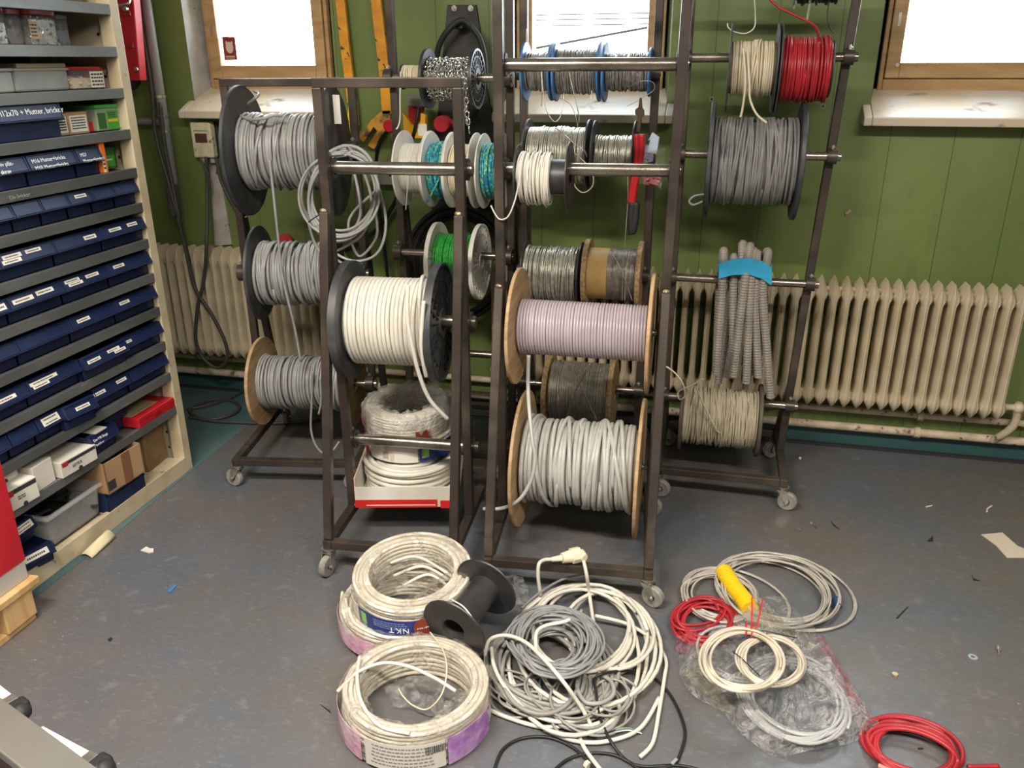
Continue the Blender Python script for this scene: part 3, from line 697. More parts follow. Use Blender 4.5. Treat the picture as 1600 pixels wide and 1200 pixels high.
discs = [((633, 262), (673, 265), C_white, 'white reel of thin white cord, outermost on the rope rack', C_white, 38, .0018),
         ((675, 265), (707, 266), turq, 'white reel of turquoise flecked rope between two white rope reels', turq, 41, .0042),
         ((709, 266), (745, 267), C_cream, 'white reel of cream twisted rope behind the front rack post', C_cream, 39, .0035),
         ((757, 268), (787, 268), turq, 'white reel of turquoise flecked rope beside the tall front rack', turq, 40, .0042)]
for (l, r_, m_, lab, mm, pr_, rw) in discs:
    a, c = ends(*l, *r_, YF); o = reel('rope_reel', lab, a, c, R2(57, a), R2(pr_, a), rw, m_, 'flat', whitep, .006, rh=.022, group=G2, jit=.3, nx=4 if rw > .002 else 2, cat='rope reel', part_name='rope', bump=.3, seg=24)
    if m_ is C_white: tail(o, [W(640, 250, Y=3.15), W(637, 290, Y=3.14), W(634, 328, Y=3.15)], .002, C_white)
    elif 'between' in lab: tail(o, [W(690, 270, Y=3.14), W(676, 300, Y=3.13), W(667, 316, Y=3.12)], .004, turq)
grn = mat('green_rope', (.03, .42, .055), .6, c2=(.02, .25, .03), ns=60, lo=.4, hi=.6, bump=.3, bs=150)
a, c = ends(684, 407, 750, 408, YF)
reel('rope_reel', 'white plastic reel of bright green rope', a, c, R2(58, a), R2(41, a), .0042, grn, 'moulded', whitep, .018, rh=.02, group=G2, jit=.2, nx=3, cat='rope reel', part_name='rope', bump=.3, drum_r=.06)
# --- rack E
G3 = 'spools of steel wire'
for i, (l, r_, lab, pr_, ry) in enumerate([((822, 112), (863, 112), 'blue spool of fine wire at the mast end under the middle window', 27, 43), ((870, 112), (938, 112), 'blue spool of untidy dark wire, middle of three under the window', 32, 44),
                                    ((946, 112), (1016, 114), 'blue spool of dark wire beside the window frame post', 27, 44)]):
    a, c = ends(*l, *r_, YF); o = reel('wire_spool', lab, a, c, R2(ry, a), R2(pr_, a), .0023, wire_d, 'flat', bluep, .008, rh=.018, group=G3, jit=.9, nx=14, cat='wire spool', part_name='wire', bump=1.5, dens=.8, seg=20, xs=5, rf2=R2(36, a) if i == 2 else None)
    if i == 0:
        tail(o, [W(846, 105, Y=3.17), W(848, 135, Y=3.16), W(853, 170, Y=3.15), W(866, 190, Y=3.15), W(877, 178, Y=3.16), W(881, 145, Y=3.18)], .0018, wire_s)
        tail(o, [W(845, 105, Y=3.17), W(847, 140, Y=3.16), W(846, 166, Y=3.16)], .0016, wire_s)
        tail(o, [W(822, 70, Y=3.24), W(823, 45, Y=3.24), W(825, 62, Y=3.235), W(829, 82, Y=3.22)], .0014, C_white, name='white_string')
    if i == 1:
        tail(o, [W(884, 88, Y=3.2), W(893, 130, Y=3.165), W(900, 160, Y=3.16), W(905, 185, Y=3.16), W(902, 198, Y=3.165)], .0016, wire_s)
        tail(o, [W(873, 152, Y=3.2), W(890, 162, Y=3.18), W(899, 180, Y=3.17), W(903, 200, Y=3.17)], .0014, wire_s)
        tail(o, [W(925, 140, Y=3.18), W(923, 160, Y=3.17), W(928, 158, Y=3.17), W(930, 145, Y=3.18)], .0014, wire_s)
    if i == 2:
        tail(o, [W(985, 135, Y=3.17), W(1000, 127, Y=3.15), W(1019, 128, Y=3.15), W(1022, 140, Y=3.15), W(1005, 152, Y=3.15), W(980, 166, Y=3.15)], .0012, wire_d)
a, c = ends(826, 243, 920, 243, YF)
o = reel('wire_spool', 'large spool of galvanised wire rope under the middle window sill', a, c, R2(54, a), R2(42, a), .0032, wire_s, 'flat', blackdusty, .008, rh=.018, group=G3, jit=.35, nx=8, cat='wire spool', part_name='wire', bump=.5, seg=22, xs=5)
tail(o, [W(868, 200, Y=3.13), W(880, 208, Y=3.11), W(897, 224, Y=3.10), W(913, 236, Y=3.10), W(917, 245, Y=3.12)], .0025, wire_s)
tail(o, [W(896, 238, Y=3.10), W(910, 250, Y=3.10), W(925, 268, Y=3.11), W(926, 290, Y=3.12), W(912, 301, Y=3.12), W(899, 292, Y=3.12), W(896, 275, Y=3.12)], .0024, C_beige)
a, c = ends(929, 243, 991, 243, YF)
o = reel('wire_spool', 'small dark spool of galvanised wire beside the bolt cutter', a, c, R2(52, a), R2(29, a), .0027, wire_s, 'flat', blackdusty, .006, rh=.018, group=G3, jit=.6, nx=8, cat='wire spool', part_name='wire', bump=1., seg=22, xs=5)
tail(o, [W(980, 262, Y=3.16), W(981, 310, Y=3.14), W(977, 370, Y=3.12), W(973, 420, Y=3.12), W(972, 470, Y=3.12)], .0014, wire_s)
a, c = ends(823, 428, 908, 429, YF)
o = reel('wire_spool', 'black spool of steel wire rope beside the chipboard spool', a, c, R2(51, a), R2(42, a), .0032, wire_s, 'flat', black, .008, rh=.02, group=G3, jit=.8, nx=16, cat='wire spool', part_name='wire', bump=.5, seg=22, xs=5)
cardy = mat('yellow_card_core', (.58, .37, .13), .55, c2=(.52, .32, .11), ns=12)
a, c = ends(918, 427, 1000, 429, YF)
o = reel('wire_spool', 'chipboard spool half filled with steel wire showing its yellow core', a, c, R2(52, a), R2(40, a), .0016, wire_d, 'chip', chip, .020, rh=.02, group=G3, jit=.3, nx=3, cat='wire spool', part_name='wire', wound=(.40, 1.), drum_m=cardy, drum_r=R2(39.3, a), bump=.3, seg=24, xs=4)
tail(o, [W(983, 393, Y=3.13), W(978, 425, Y=3.11), W(976, 470, Y=3.11)], .0015, wire_s)
tail(o, [W(955, 393, Y=3.13), W(972, 425, Y=3.11), W(988, 470, Y=3.11)], .0015, wire_s)
a, c = ends(859, 612, 957, 613, YF)
o = reel('wire_spool', 'chipboard spool full of steel wire below the lilac cable reel', a, c, R2(56, a), R2(47, a), .0026, wire_s, 'chip', chip, .022, rh=.02, group=G3, jit=.2, nx=4, cat='wire spool', part_name='wire', bump=.3, seg=24, xs=4)
tail(o, [W(922, 568, Y=3.1), W(905, 600, Y=3.09), W(893, 625, Y=3.09), W(885, 655, Y=3.1)], .004, wire_s)
tail(o, [W(898, 575, Y=3.1), W(908, 605, Y=3.09), W(920, 630, Y=3.09), W(932, 656, Y=3.1)], .004, wire_s)
# --- rack D
YD = 2.575+.049
a, c = ends(811, 272, 890, 281, YD, YD+.005)
o = reel('cable_reel', 'black reel with a little thin white wire sagging on it', a, c, R2(48, a), R2(36, a), .0028, C_white, 'thin', black, .004, rh=.028, group=G1, jit=.7, nx=10, wound=(.0, .66), drum_r=R2(27, a), bump=.9, sag=.022, rf2=R2(54, a))
tail(o, [W(815, 258, Y=2.54), W(811, 285, Y=2.53), W(804, 315, Y=2.53), W(794, 338, Y=2.53), W(782, 343, Y=2.53), W(774, 335, Y=2.53), W(767, 321, Y=2.53)], .0026, C_white)
a, c = ends(810, 513, 1017, 518, YD, YD+.01)
o = reel('cable_reel', 'plywood reel of lilac grey cable on the tall front rack', a, c, R2(91, a), R2(43, a), .0050, C_lilac, 'ply', ply, .012, rh=.03, group=G1, jit=.06, nx=0, bump=.05, seg=30, xs=8)
tail(o, [W(826, 555, Y=2.56), W(825, 600, Y=2.56), W(827, 640, Y=2.50), W(832, 690, Y=2.44), W(836, 715, Y=2.43), W(830, 750, Y=2.42), W(812, 780, Y=2.41), W(785, 794, Y=2.41), W(755, 795, Y=2.41)], .0068, C_pale, seg=8)
a, c = ends(818, 718, 1000, 729, YD, YD+.01)
o = reel('cable_reel', 'plywood reel of thick pale grey cable, lowest on the tall front rack', a, c, R2(107, a), R2(65, a), .0082, C_pale, 'ply', ply, .012, rh=.03, group=G1, jit=.35, nx=12, bump=.25, seg=30, xs=8)
# --- rack F
a, c = ends(1139, 107, 1211, 108, YF)
o = reel('cable_reel', 'black reel of cream cable on the rack by the right window', a, c, R2(65, a), R2(40, a), .0040, C_cream, 'thin', blackdusty, .006, rh=.03, group=G1, jit=.3, nx=3, bump=.3)
tail(o, [W(1161, 75, Y=3.15), W(1164, 110, Y=3.14), W(1164, 140, Y=3.14), W(1160, 170, Y=3.14), W(1157, 183, Y=3.14)], .0042, C_cream)
tail(o, [W(1168, 75, Y=3.15), W(1171, 130, Y=3.135), W(1172, 155, Y=3.13), W(1182, 178, Y=3.12), W(1198, 192, Y=3.12)], .0042, C_cream)
a, c = ends(1216, 108, 1297, 109, YF)
o = reel('cable_reel', 'reel of bright red cable on the rack by the right window', a, c, R2(66, a), R2(46, a), .0045, C_red, 'thin', blackdusty, .006, rh=.03, group=G1, jit=.5, nx=8, bump=.5, rf2=R2(42, a), sag=.006)
tail(o, [W(1195, -10, Y=3.13), W(1215, 10, Y=3.13), W(1245, 25, Y=3.13), W(1270, 38, Y=3.13), W(1278, 50, Y=3.14), W(1280, 64, Y=3.16)], .0042, C_red)
a, c = ends(1109, 250, 1246, 254, YF)
o = reel('cable_reel', 'black reel of dense grey cable over the bare wall by the right window', a, c, R2(87, a), R2(62, a), .0048, C_dgrey, 'flat', blackdusty, .016, rh=.03, group=G1, jit=.9, nx=26, bump=.6, sag=.012, dens=.88)
tail(o, [W(1100, 304, Y=3.2), W(1086, 306, Y=3.2), W(1077, 314, Y=3.2), W(1083, 320, Y=3.2), W(1098, 315, Y=3.2)], .0042, C_grey)
a, c = ends(1065, 648, 1185, 655, YF)
o = reel('cable_reel', 'reel of tangled beige cord low in front of the long radiator', a, c, R2(56, a), R2(43, a), .0034, C_beige, 'flat', mat('worn_brown_disc', (.10, .08, .06), .6), .014, rh=.03, group=G1, dens=.88, jit=1.2, nx=36, bump=.8, sag=.012)
tail(o, [W(1037, 570, Y=3.16), W(1055, 583, Y=3.15), W(1067, 600, Y=3.14), W(1070, 618, Y=3.13), W(1062, 624, Y=3.13), W(1060, 612, Y=3.14), W(1080, 602, Y=3.13), W(1100, 592, Y=3.13)], .0034, C_beige)
tail(o, [W(1088, 605, Y=3.11), W(1103, 640, Y=3.10), W(1122, 675, Y=3.12), W(1130, 668, Y=3.12)], .0034, C_beige)
a, c = ends(1245, -32, 1310, -32, YF)
o = reel('cable_reel', 'dark reel just under the top edge above the red cable reel', a, c, R2(36, a), R2(34, a), .004, C_black, 'thin', mat('dark_blue_disc', (.01, .03, .08), .4), .006, rh=.025, group=G1, nx=3)
tail(o, [W(1295, 2, Y=3.17), W(1293, 25, Y=3.17), W(1296, 42, Y=3.17), W(1303, 52, Y=3.17)], .002, C_black)
tail(o, [W(1266, 0, Y=3.17), W(1263, 20, Y=3.17), W(1260, 35, Y=3.17)], .004, FILMW, name='clear_strip')
tail(o, [W(1244, 0, Y=3.17), W(1242, 8, Y=3.17), W(1240, 14, Y=3.17)], .003, FILMW, name='clear_strip')
b = MB(); b.tube(spline([W(1178, -12, Y=3.2), W(1180, 20, Y=3.2), W(1179, 42, Y=3.2), W(1166, 52, Y=3.2), W(1148, 50, Y=3.2), W(1138, 43, Y=3.2), W(1137, 36, Y=3.2)], 6), .0022, 6)
single('string_end', b, C_white, 'white string end dangling above the cream cable reel', 'string', smooth='all')
# bundle of corrugated conduit folded over rack F's pipe
cd = thing('conduit_bundle', 'grey corrugated conduit folded over a rack pipe and bound with blue tape', 'conduit', W(1165, 500, Y=3.2)); condm = mat('grey_conduit', (.30, .27, .235), .5, c2=(.24, .215, .19), ns=10)
def corr(mb, P, r, pitch=.0112, dep=.07, seg=9):
    P = spline(P, 24); d = np.r_[0, np.cumsum(np.linalg.norm(np.diff(P, axis=0), axis=1))]; n = int(d[-1]/(pitch/4)); q = np.linspace(0, d[-1], n)
    Q = np.stack([np.interp(q, d, P[:, i]) for i in range(3)], 1); rr = r*np.where(np.arange(n) % 4 == 3, 1-dep*2, 1.); mb.tube(Q, rr, seg)
zt = W(1165, 441, Y=YF)[2]
for (tx, ty, fx, fy, bx, by, Yf, Yb) in [(1131, 393, 1128, 460, 1119, 584, 3.185, 3.29), (1147, 402, 1146, 470, 1145, 590, 3.20, 3.30), (1160, 383, 1158, 460, 1141, 568, 3.205, 3.30), (1172, 386, 1160, 470, 1146, 588, 3.17, 3.30),
                                        (1177, 393, 1172, 470, 1166, 598, 3.18, 3.28), (1183, 397, 1180, 470, 1185, 589, 3.19, 3.29), (1200, 394, 1192, 460, 1204, 621, 3.18, 3.31)]:
    p = W(tx, ty, Y=YF); f0 = W((tx+fx)/2, 425, Y=Yf-.005); f1 = W(fx, fy, Y=Yf); f2 = W((fx+bx)/2, (fy+by)/2, Y=Yf); f3 = W(bx, by, Y=Yf+.01)
    p[2] = max(p[2], zt+.03); bk = p+[rnd.uniform(-.01, .02), .055, -.04]; bk2 = bk+[0, .0, -.12]; bk3 = bk2+[rnd.uniform(-.03, .03), -.0, -.30-rnd.uniform(0, .1)]
    b = MB(); corr(b, [f3, f2, f1, f0, p, bk, bk2, bk3], .0165); part('conduit_loop', b, condm, cd, smooth=False)
b = MB(); tp = mat('blue_tape', (.03, .36, .62), .5, c2=(.025, .30, .54), ns=20)
def tp_(u, v):
    pts = [(1122, 404), (1124, 412), (1145, 405), (1170, 403), (1190, 408), (1205, 417), (1206, 410)]
    k = u*6; i = min(int(k), 5); f_ = k-i; x = pts[i][0]*(1-f_)+pts[i+1][0]*f_; y = pts[i][1]*(1-f_)+pts[i+1][1]*f_
    return W(x, y+v*(22+8*u), Y=(3.24 if u < .1 or u > .93 else 3.150))
b.grid(tp_, 25, 5); part('tape', b, tp, cd, solid=.002)
# ================================================================ shelving with bins on the side wall
XS = -2.118; SD = .40
LV = [1.84, 1.702, 1.563, 1.42, 1.281, 1.152, 1.013, .878, .74, .595, .461, .31]
sh = thing('shelving_unit', 'tall beige and galvanised steel shelving full of navy bins', 'shelving', (XS-.2, 1.9, 0))
Y0, Y1 = 1.812, 2.775
for z in LV + [2.05, 2.25]:
    b = MB(); b.b2((XS-.018, Y0, z-.034), (XS, Y1, z)).b2((XS-SD, Y0, z-.012), (XS-.018, Y1, z-.008)).b2((XS-.030, Y0, z-.034), (XS-.018, Y1, z-.032)); part('shelf', b, shelfm, sh, bevel=.002)
b = MB(); b.b2((XS-.055, 2.775, 0), (XS+.0, 2.822, 2.45)); part('upright', b, beige, sh, bevel=.003)
b = MB(); b.b2((XS-SD, 2.800, 0), (XS-.055, 2.812, 2.45)); sp_ = part('side_panel', b, beige, sh)
b = MB()
for z in np.arange(.10, 2.2, .0715): b.cyl((XS-.085, 2.8, z), (XS-.085, 2.7992, z), .006, 8); b.cyl((XS-.31, 2.8, z), (XS-.31, 2.7992, z), .006, 8)
part('bolt_hole', b, black, sp_)
b = MB(); b.b2((XS-SD-.005, Y0, 0), (XS-SD, 2.81, 2.45)); part('back_panel', b, mat('dark_grey_panel', (.16, .155, .14), .6), sh)  # back panel in one even dark grey
b = MB(); b.b2((XS-.02, Y0, 0), (XS+.002, 2.775, .072)).b2((XS-SD, Y0, .055), (XS-.02, 2.775, .065)); part('plinth', b, beige, sh, bevel=.003)

MATH = {}
def bin_(y0, y1, zb, label, h=.084, d=.30, xf=None, group='navy storage bins on the shelving', labs=(), m=None, yaw=0., pull=0.):
    """open storage bin: sloped label front over a set-back lower front"""
    xf = (XS+.004 if xf is None else xf)+pull; y0 += .002; y1 -= .002; w = y1-y0; yc = (y0+y1)/2; t = thing('storage_bin', label, 'storage bin', (xf-d/2, yc, zb), rot('Z', yaw), group); m = m or binblue
    MATH[t.name] = (h, zb, xf); k = .0022; L = lambda b_, lo, hi: b_.b2((lo[0]-(xf-d/2), lo[1]-yc, lo[2]), (hi[0]-(xf-d/2), hi[1]-yc, hi[2]))
    z1 = h; zp = h*.52; xr = xf-.026
    b = MB(); L(b, (xf-d, y0, 0), (xr, y1, k)); L(b, (xf-d, y0, 0), (xf-d+k, y1, z1)); L(b, (xf-d, y0, 0), (xr, y0+k, z1*.98)); L(b, (xf-d, y1-k, 0), (xr, y1, z1*.98))
    L(b, (xr-k, y0, 0), (xr, y1, zp+.002)); L(b, (xf-d, y0+k, k), (xr-k, y1-k, h*.45))
    part('bin_body', b, m, t, local=True)
    b = MB(); q = d/2
    b.prism([(q-.018, -w/2, z1), (q-.002, -w/2, zp+.005), (q-.005, -w/2, zp+.003), (q-.021, -w/2, z1)], (0, w, 0))                 # label plate leaning back
    b.prism([(q-.028, -w/2, zp), (q+.001, -w/2, zp), (q+.001, -w/2, zp+.004), (q-.028, -w/2, zp+.004)], (0, w, 0))                 # lower lip
    b.prism([(q-.030, -w/2, z1-.001), (q-.014, -w/2, z1-.001), (q-.014, -w/2, z1+.0025), (q-.030, -w/2, z1+.0025)], (0, w, 0))   # top rim
    for s in (-w/2, w/2-.005): b.prism([(q-.030, s, z1), (q-.014, s, z1), (q+.001, s, zp+.002), (q-.028, s, zp+.002)], (0, .005, 0))
    part('bin_front', b, m, t, local=True, bevel=.0014)
    sl = (q-.018-(q-.002))/(z1-zp-.005)
    M = MW[t.name][0]
    for (fy, fz, lw, lh) in labs:
        z = zp+.006+(z1-zp-.008)*fz; x = q-.0015+(z-zp-.005)*sl; yy = -w/2+w*fy; dz = lh/2
        nrm = np.array([1, 0, -sl]); nrm /= np.linalg.norm(nrm); up = np.array([sl, 0, 1]); up /= np.linalg.norm(up); c = np.array([x, yy, z])+nrm*.0005
        b = MB(); b.prism([c-up*dz+np.array([0, -lw/2, 0]), c-up*dz+np.array([0, lw/2, 0]), c+up*dz+np.array([0, lw/2, 0]), c+up*dz+np.array([0, -lw/2, 0])], nrm*.0006); lab = part('label', b, paper, t, local=True)
        b = MB(); r = random.Random(int(fy*1e4)); yv = -lw*.38
        while yv < lw*.32:
            l = r.uniform(.003, .007); e = min(yv+l, lw*.4); f = c+nrm*.0006
            b.prism([f-up*dz*.35+np.array([0, yv, 0]), f-up*dz*.35+np.array([0, e, 0]), f+up*dz*.25+np.array([0, e, 0]), f+up*dz*.25+np.array([0, yv, 0])], nrm*.0003); yv += l+.002
        part('printed_line', b, ink, lab, local=True)
    return t
def write_on(t, lines, y0, z0, size, x, lead=1.15, m=None):
    h, zb, xf = MATH[t.name]; zp = h*.52; sl = -.016/(h-zp-.005)
    for i, s in enumerate(lines):
        z = z0-i*size*lead; text(s, t, (xf-.002+sl*(z-zb-zp-.005)+.0012, y0, z), (0, 1, 0), (sl, 0, 1), size, m or chalk, 'lettering')
rows = [  # shelf height, first edge, pitch list, labels per bin from the far post
    (1.152, [2.768, 2.647, 2.528, 2.409, 2.288, 2.168, 2.048], {2: [(.5, .62, .055, .012)]}, 'first row below the handwritten bins'),
    (1.013, [2.776, 2.541, 2.306, 2.070, 1.835], {0: [(.28, .55, .065, .012), (.70, .60, .055, .013)], 1: [(.72, .50, .06, .014)], 2: [(.20, .30, .075, .013), (.24, .72, .075, .013), (.62, .72, .065, .012)]}, 'second row below the handwritten bins'),
    (.878, [2.776, 2.541, 2.306, 2.070, 1.835], {0: [(.22, .62, .06, .012)], 1: [(.2, .72, .07, .012), (.24, .36, .068, .011), (.62, .62, .065, .012)], 2: [(.25, .52, .085, .015), (.66, .62, .075, .015)], 3: [(.85, .5, .05, .02)]}, 'third row below the handwritten bins'),
    (.74, [2.776, 2.541, 2.306, 2.070, 1.835], {0: [(.2, .62, .055, .012)], 1: [(.26, .55, .062, .013)]}, 'fourth row below the handwritten bins'),
    (.595, [2.776, 2.541, 2.306, 2.070, 1.835], {0: [(.1, .5, .045, .010)], 1: [(.22, .5, .065, .012), (.68, .62, .065, .011), (.80, .30, .06, .011)], 2: [(.30, .66, .12, .012), (.22, .34, .07, .012)], 3: [(.6, .5, .085, .013)]}, 'fifth row below the handwritten bins')]
ORD = ['first', 'second', 'third', 'fourth', 'fifth', 'sixth', 'seventh']
for z, ed, labs, nm in rows:
    for i in range(len(ed)-1):
        pull = .018 if (z == .595 and i == 1) else 0.
        bin_(ed[i+1], ed[i], z, 'navy storage bin, %s from the beige upright, %s' % (ORD[i], nm), labs=labs.get(i, ()), pull=pull)
bin_(2.545, 2.776, .461, 'navy storage bin without label beside the beige upright, lowest bin row', labs=())
bin_(2.345, 2.54, .461, 'navy storage bin with two labels, second from the upright in the lowest bin row', labs=[(.14, .5, .06, .012), (.78, .6, .055, .012)])
bin_(2.19, 2.33, .461, 'navy storage bin standing crooked and pulled out in the lowest bin row', labs=[(.55, .5, .06, .013)], yaw=-7, pull=.03)
bin_(2.068, 2.183, .461, 'small navy bin with a big double label in the lowest bin row', labs=[(.55, .68, .075, .014), (.55, .30, .075, .014)])
bin_(1.955, 2.066, .461, 'small unlabelled navy bin beside the double-labelled bin, lowest bin row')
bin_(1.84, 1.953, .461, 'small navy bin cut by the picture edge, lowest bin row')
# handwritten bins
t = bin_(2.486, 2.606, 1.281, 'short navy bin with two lines of white handwriting beside the orange box', h=.092); write_on(t, ['M27', 'Mutter+bricka'], 2.503, 1.281+.068, .017, XS-.0055)
t = bin_(2.267, 2.484, 1.281, 'wide navy bin with two handwritten lines about nuts and washers', h=.092); write_on(t, ['M16 Mutter+bricka', 'M18 Mutter+bricka'], 2.285, 1.281+.070, .0185, XS-.0055)
t = bin_(2.13, 2.265, 1.281, 'navy bin with handwriting about sheet metal screws', h=.092); write_on(t, ['Div plåt-', 'skruv'], 2.148, 1.281+.074, .0185, XS-.0055)
t = bin_(2.05, 2.455, 1.42, 'big navy bin marked in white for bolts with nuts and washers', h=.110, labs=()); write_on(t, ['M12x70 + Mutter, brickor'], 2.185, 1.42+.078, .026, XS-.008)
text('Div brickor', sh, (XS+.0003, 2.16, 1.281-.026), (0, 1, 0), (0, 0, 1), .018, mat('faded_chalk', (.30, .30, .28), .8))
# far blue edges behind the handwritten bins
def box_thing(name, label, cat, lo, hi, m, group=None, yaw=0., bevel=.002):
    lo = np.array(lo, float); hi = np.array(hi, float); c = (lo+hi)/2; t = thing(name, label, cat, (c[0], c[1], lo[2]), rot('Z', yaw), group)
    h = (hi-lo)/2; b = MB(); b.b2((-h[0], -h[1], 0), (h[0], h[1], 2*h[2])); part('box_body', b, m, t, local=True, bevel=bevel); return t, h
def patch(t, h, y0, y1, z0, z1, m, name='label', off=.0006):
    b = MB(); b.b2((h[0], -h[1]+2*h[1]*y0, 2*h[2]*z0), (h[0]+off, -h[1]+2*h[1]*y1, 2*h[2]*z1)); return part(name, b, m, t, local=True)
def print_lines(t, h, y0, y1, z0, z1, n, m=ink, par=None):
    b = MB(); r = random.Random(int(y0*999+z0*77))
    for i in range(n):
        z = z1-(i+.5)*(z1-z0)/n; yv = y0
        while yv < y1-.02:
            l = r.uniform(.02, .09); e = min(yv+l, y1); b.b2((h[0]+.0006, -h[1]+2*h[1]*yv, 2*h[2]*(z-.25*(z1-z0)/n)), (h[0]+.0012, -h[1]+2*h[1]*e, 2*h[2]*(z+.25*(z1-z0)/n))); yv = e+.02
    part('printed_line', b, m, par or t, local=True)
t, h = box_thing('carton', 'small brown carton with a white printed label beside the big navy bin', 'box', (-2.30, 2.46, 1.42), (-2.155, 2.508, 1.49), cardb); l = patch(t, h, .05, .95, .12, .85, paper); print_lines(t, h, .15, .85, .2, .8, 5, par=l)
t, h = box_thing('carton', 'small brown carton with a white label next to the green tub', 'box', (-2.30, 2.512, 1.42), (-2.155, 2.610, 1.492), cardb); l = patch(t, h, .08, .92, .10, .85, paper); print_lines(t, h, .16, .86, .2, .8, 5, par=l)
t, h = box_thing('plastic_tub', 'small tub with green lid and green printed label near the beige upright', 'box', (-2.29, 2.655, 1.42), (-2.155, 2.795-.025, 1.497), mat('cloudy_tub', (.30, .36, .24), .3), bevel=.005)
b = MB(); b.b2((-h[0]-.003, -h[1]-.003, 2*h[2]), (h[0]+.003, h[1]+.003, 2*h[2]+.012)); part('lid', b, mat('green_lid', (.07, .50, .08), .35), t, local=True, bevel=.003)
l = patch(t, h, .48, .98, .05, .88, greenb); patch(t, h, .5, .96, .38, .50, mat('yellow_print', (.75, .5, .03), .5), 'label_band', .0012); print_lines(t, h, .55, .9, .55, .82, 3, par=l); patch(t, h, .05, .4, .1, .8, mat('dark_green_print', (.03, .14, .025), .5), 'side_label')
t, h = box_thing('carton', 'narrow red carton squeezed between label carton and green tub', 'box', (-2.30, 2.615, 1.42), (-2.17, 2.650, 1.455), red)
t, h = box_thing('file_box', 'upright orange and white box at the end of the handwritten bins', 'box', (-2.33, 2.609, 1.281), (-2.125, 2.632, 1.385), orange); l = patch(t, h, .0, .5, .03, .55, paper); print_lines(t, h, .06, .44, .1, .5, 3, par=l)
t, h = box_thing('carton', 'green printed box in the shade beside the beige upright', 'box', (-2.32, 2.665, 1.281), (-2.19, 2.765, 1.36), mat('dark_green_carton', (.025, .13, .025), .5)); l = patch(t, h, .12, .9, .1, .62, greenb); print_lines(t, h, .3, .8, .35, .5, 1, chalk, par=l)
# third shelf
t, h = box_thing('plastic_box', 'small cloudy plastic box with lid at the picture edge', 'box', (-2.36, 2.15, 1.563), (-2.175, 2.335, 1.625), frost, bevel=.006); b = MB(); b.b2((-h[0]-.004, -h[1]-.004, 2*h[2]), (h[0]+.004, h[1]+.004, 2*h[2]+.010)); part('lid', b, frost, t, local=True, bevel=.003)
t, h = box_thing('plastic_box', 'large cloudy plastic box with a dusty beige lid', 'box', (-2.42, 2.345, 1.563), (-2.175, 2.578, 1.633), frost, bevel=.008); b = MB(); b.b2((-h[0]-.004, -h[1]-.004, 2*h[2]-.008), (h[0]+.004, h[1]+.004, 2*h[2]+.001)); b.b2((-h[0], -h[1]+.02, 2*h[2]+.001), (h[0]-.004, h[1]+.002, 2*h[2]+.016)); part('lid', b, mat('dusty_lid', (.42, .36, .26), .6), t, local=True, bevel=.003)
jarm = mat('clear_jar_plastic', (.75, .76, .76), .12, alpha=.13)
def pile(mb, lo, hi, n, s, r):
    for _ in range(n):
        c = np.array([r.uniform(lo[k], hi[k]) for k in range(3)]); Rm = np.array(Matrix.Rotation(r.uniform(0, 6), 3, Vector((r.random(), r.random(), r.random())).normalized()))
        k = 6; a = np.arange(k)*2*PI/k; ring = np.stack([np.cos(a)*s, np.sin(a)*s, np.full(k, -s*.45)], 1); top = ring+[0, 0, s*.9]; V = np.vstack([ring, top]) @ Rm.T+c
        mb.add(V, [tuple(range(k-1, -1, -1)), tuple(range(k, 2*k))]+[(i, (i+1) % k, k+(i+1) % k, k+i) for i in range(k)])
nuts = mat('zinc_nuts', (.36, .35, .32), .35, .6, c2=(.17, .165, .155), ns=60)
def jar(y0, y1, zb, h, xf, d, label, lidm, fill, fm, fh, seed, lab=None):
    t = thing('jar', label, 'jar', (xf-d/2, (y0+y1)/2, zb), None, 'clear jars of small hardware'); w = (y1-y0)/2; q = d/2; r = random.Random(seed)
    def outline(s, z): 
        return [(q*s*math.copysign(abs(math.cos(a))**.35, math.cos(a)), w*s*math.copysign(abs(math.sin(a))**.35, math.sin(a)), z) for a in [2*PI*k/28 for k in range(28)]]
    V = []; prof = [(.94, .001), (1., .012), (1., h*.84), (.97, h*.86)]
    for s, z in prof: V += outline(s, z)
    b = MB(); b.add(V, [(i*28+j, i*28+(j+1) % 28, (i+1)*28+(j+1) % 28, (i+1)*28+j) for i in range(3) for j in range(28)]+[tuple(range(27, -1, -1))]); part('jar_wall', b, jarm, t, local=True, smooth=40)
    V = []; 
    for s, z in [(1.02, h*.86), (1.03, h*.88), (1.03, h*.98), (.97, h)]: V += outline(s, z)
    b = MB(); b.add(V, [(i*28+j, i*28+(j+1) % 28, (i+1)*28+(j+1) % 28, (i+1)*28+j) for i in range(3) for j in range(28)]+[tuple(range(27, -1, -1)), tuple(range(84, 112))]); part('lid', b, lidm, t, local=True, smooth=40)
    if fill:
        b = MB(); b.b2((-q*.86, -w*.86, .004), (q*.86, w*.86, h*fh*.9)); pile(b, (-q*.9, -w*.9, .006), (q*.9, w*.9, h*fh), fill, .0062, r); f = part('contents', b, fm, t, local=True)
    if lab:
        b = MB(); b.b2((q*1.001, -w+2*w*lab[0], h*lab[2]), (q*1.001+.001, -w+2*w*lab[1], h*lab[3])); l = part('label', b, lab[4], t, local=True)
        print_lines(t, np.array([q*1.002+.0004, w, h/2]), lab[0]+.03, lab[1]-.03, lab[2]+.05, lab[3]-.05, 4, par=l)
    return t
lidred = mat('red_lid', (.50, .03, .03), .35); lidclear = mat('clear_lid', (.35, .36, .36), .25, alpha=.6)
jar(2.28, 2.352, 1.702, .112, -2.17, .09, 'clear jar of nuts cut by the picture edge on the top shelf', lidclear, 160, nuts, .62, 1)
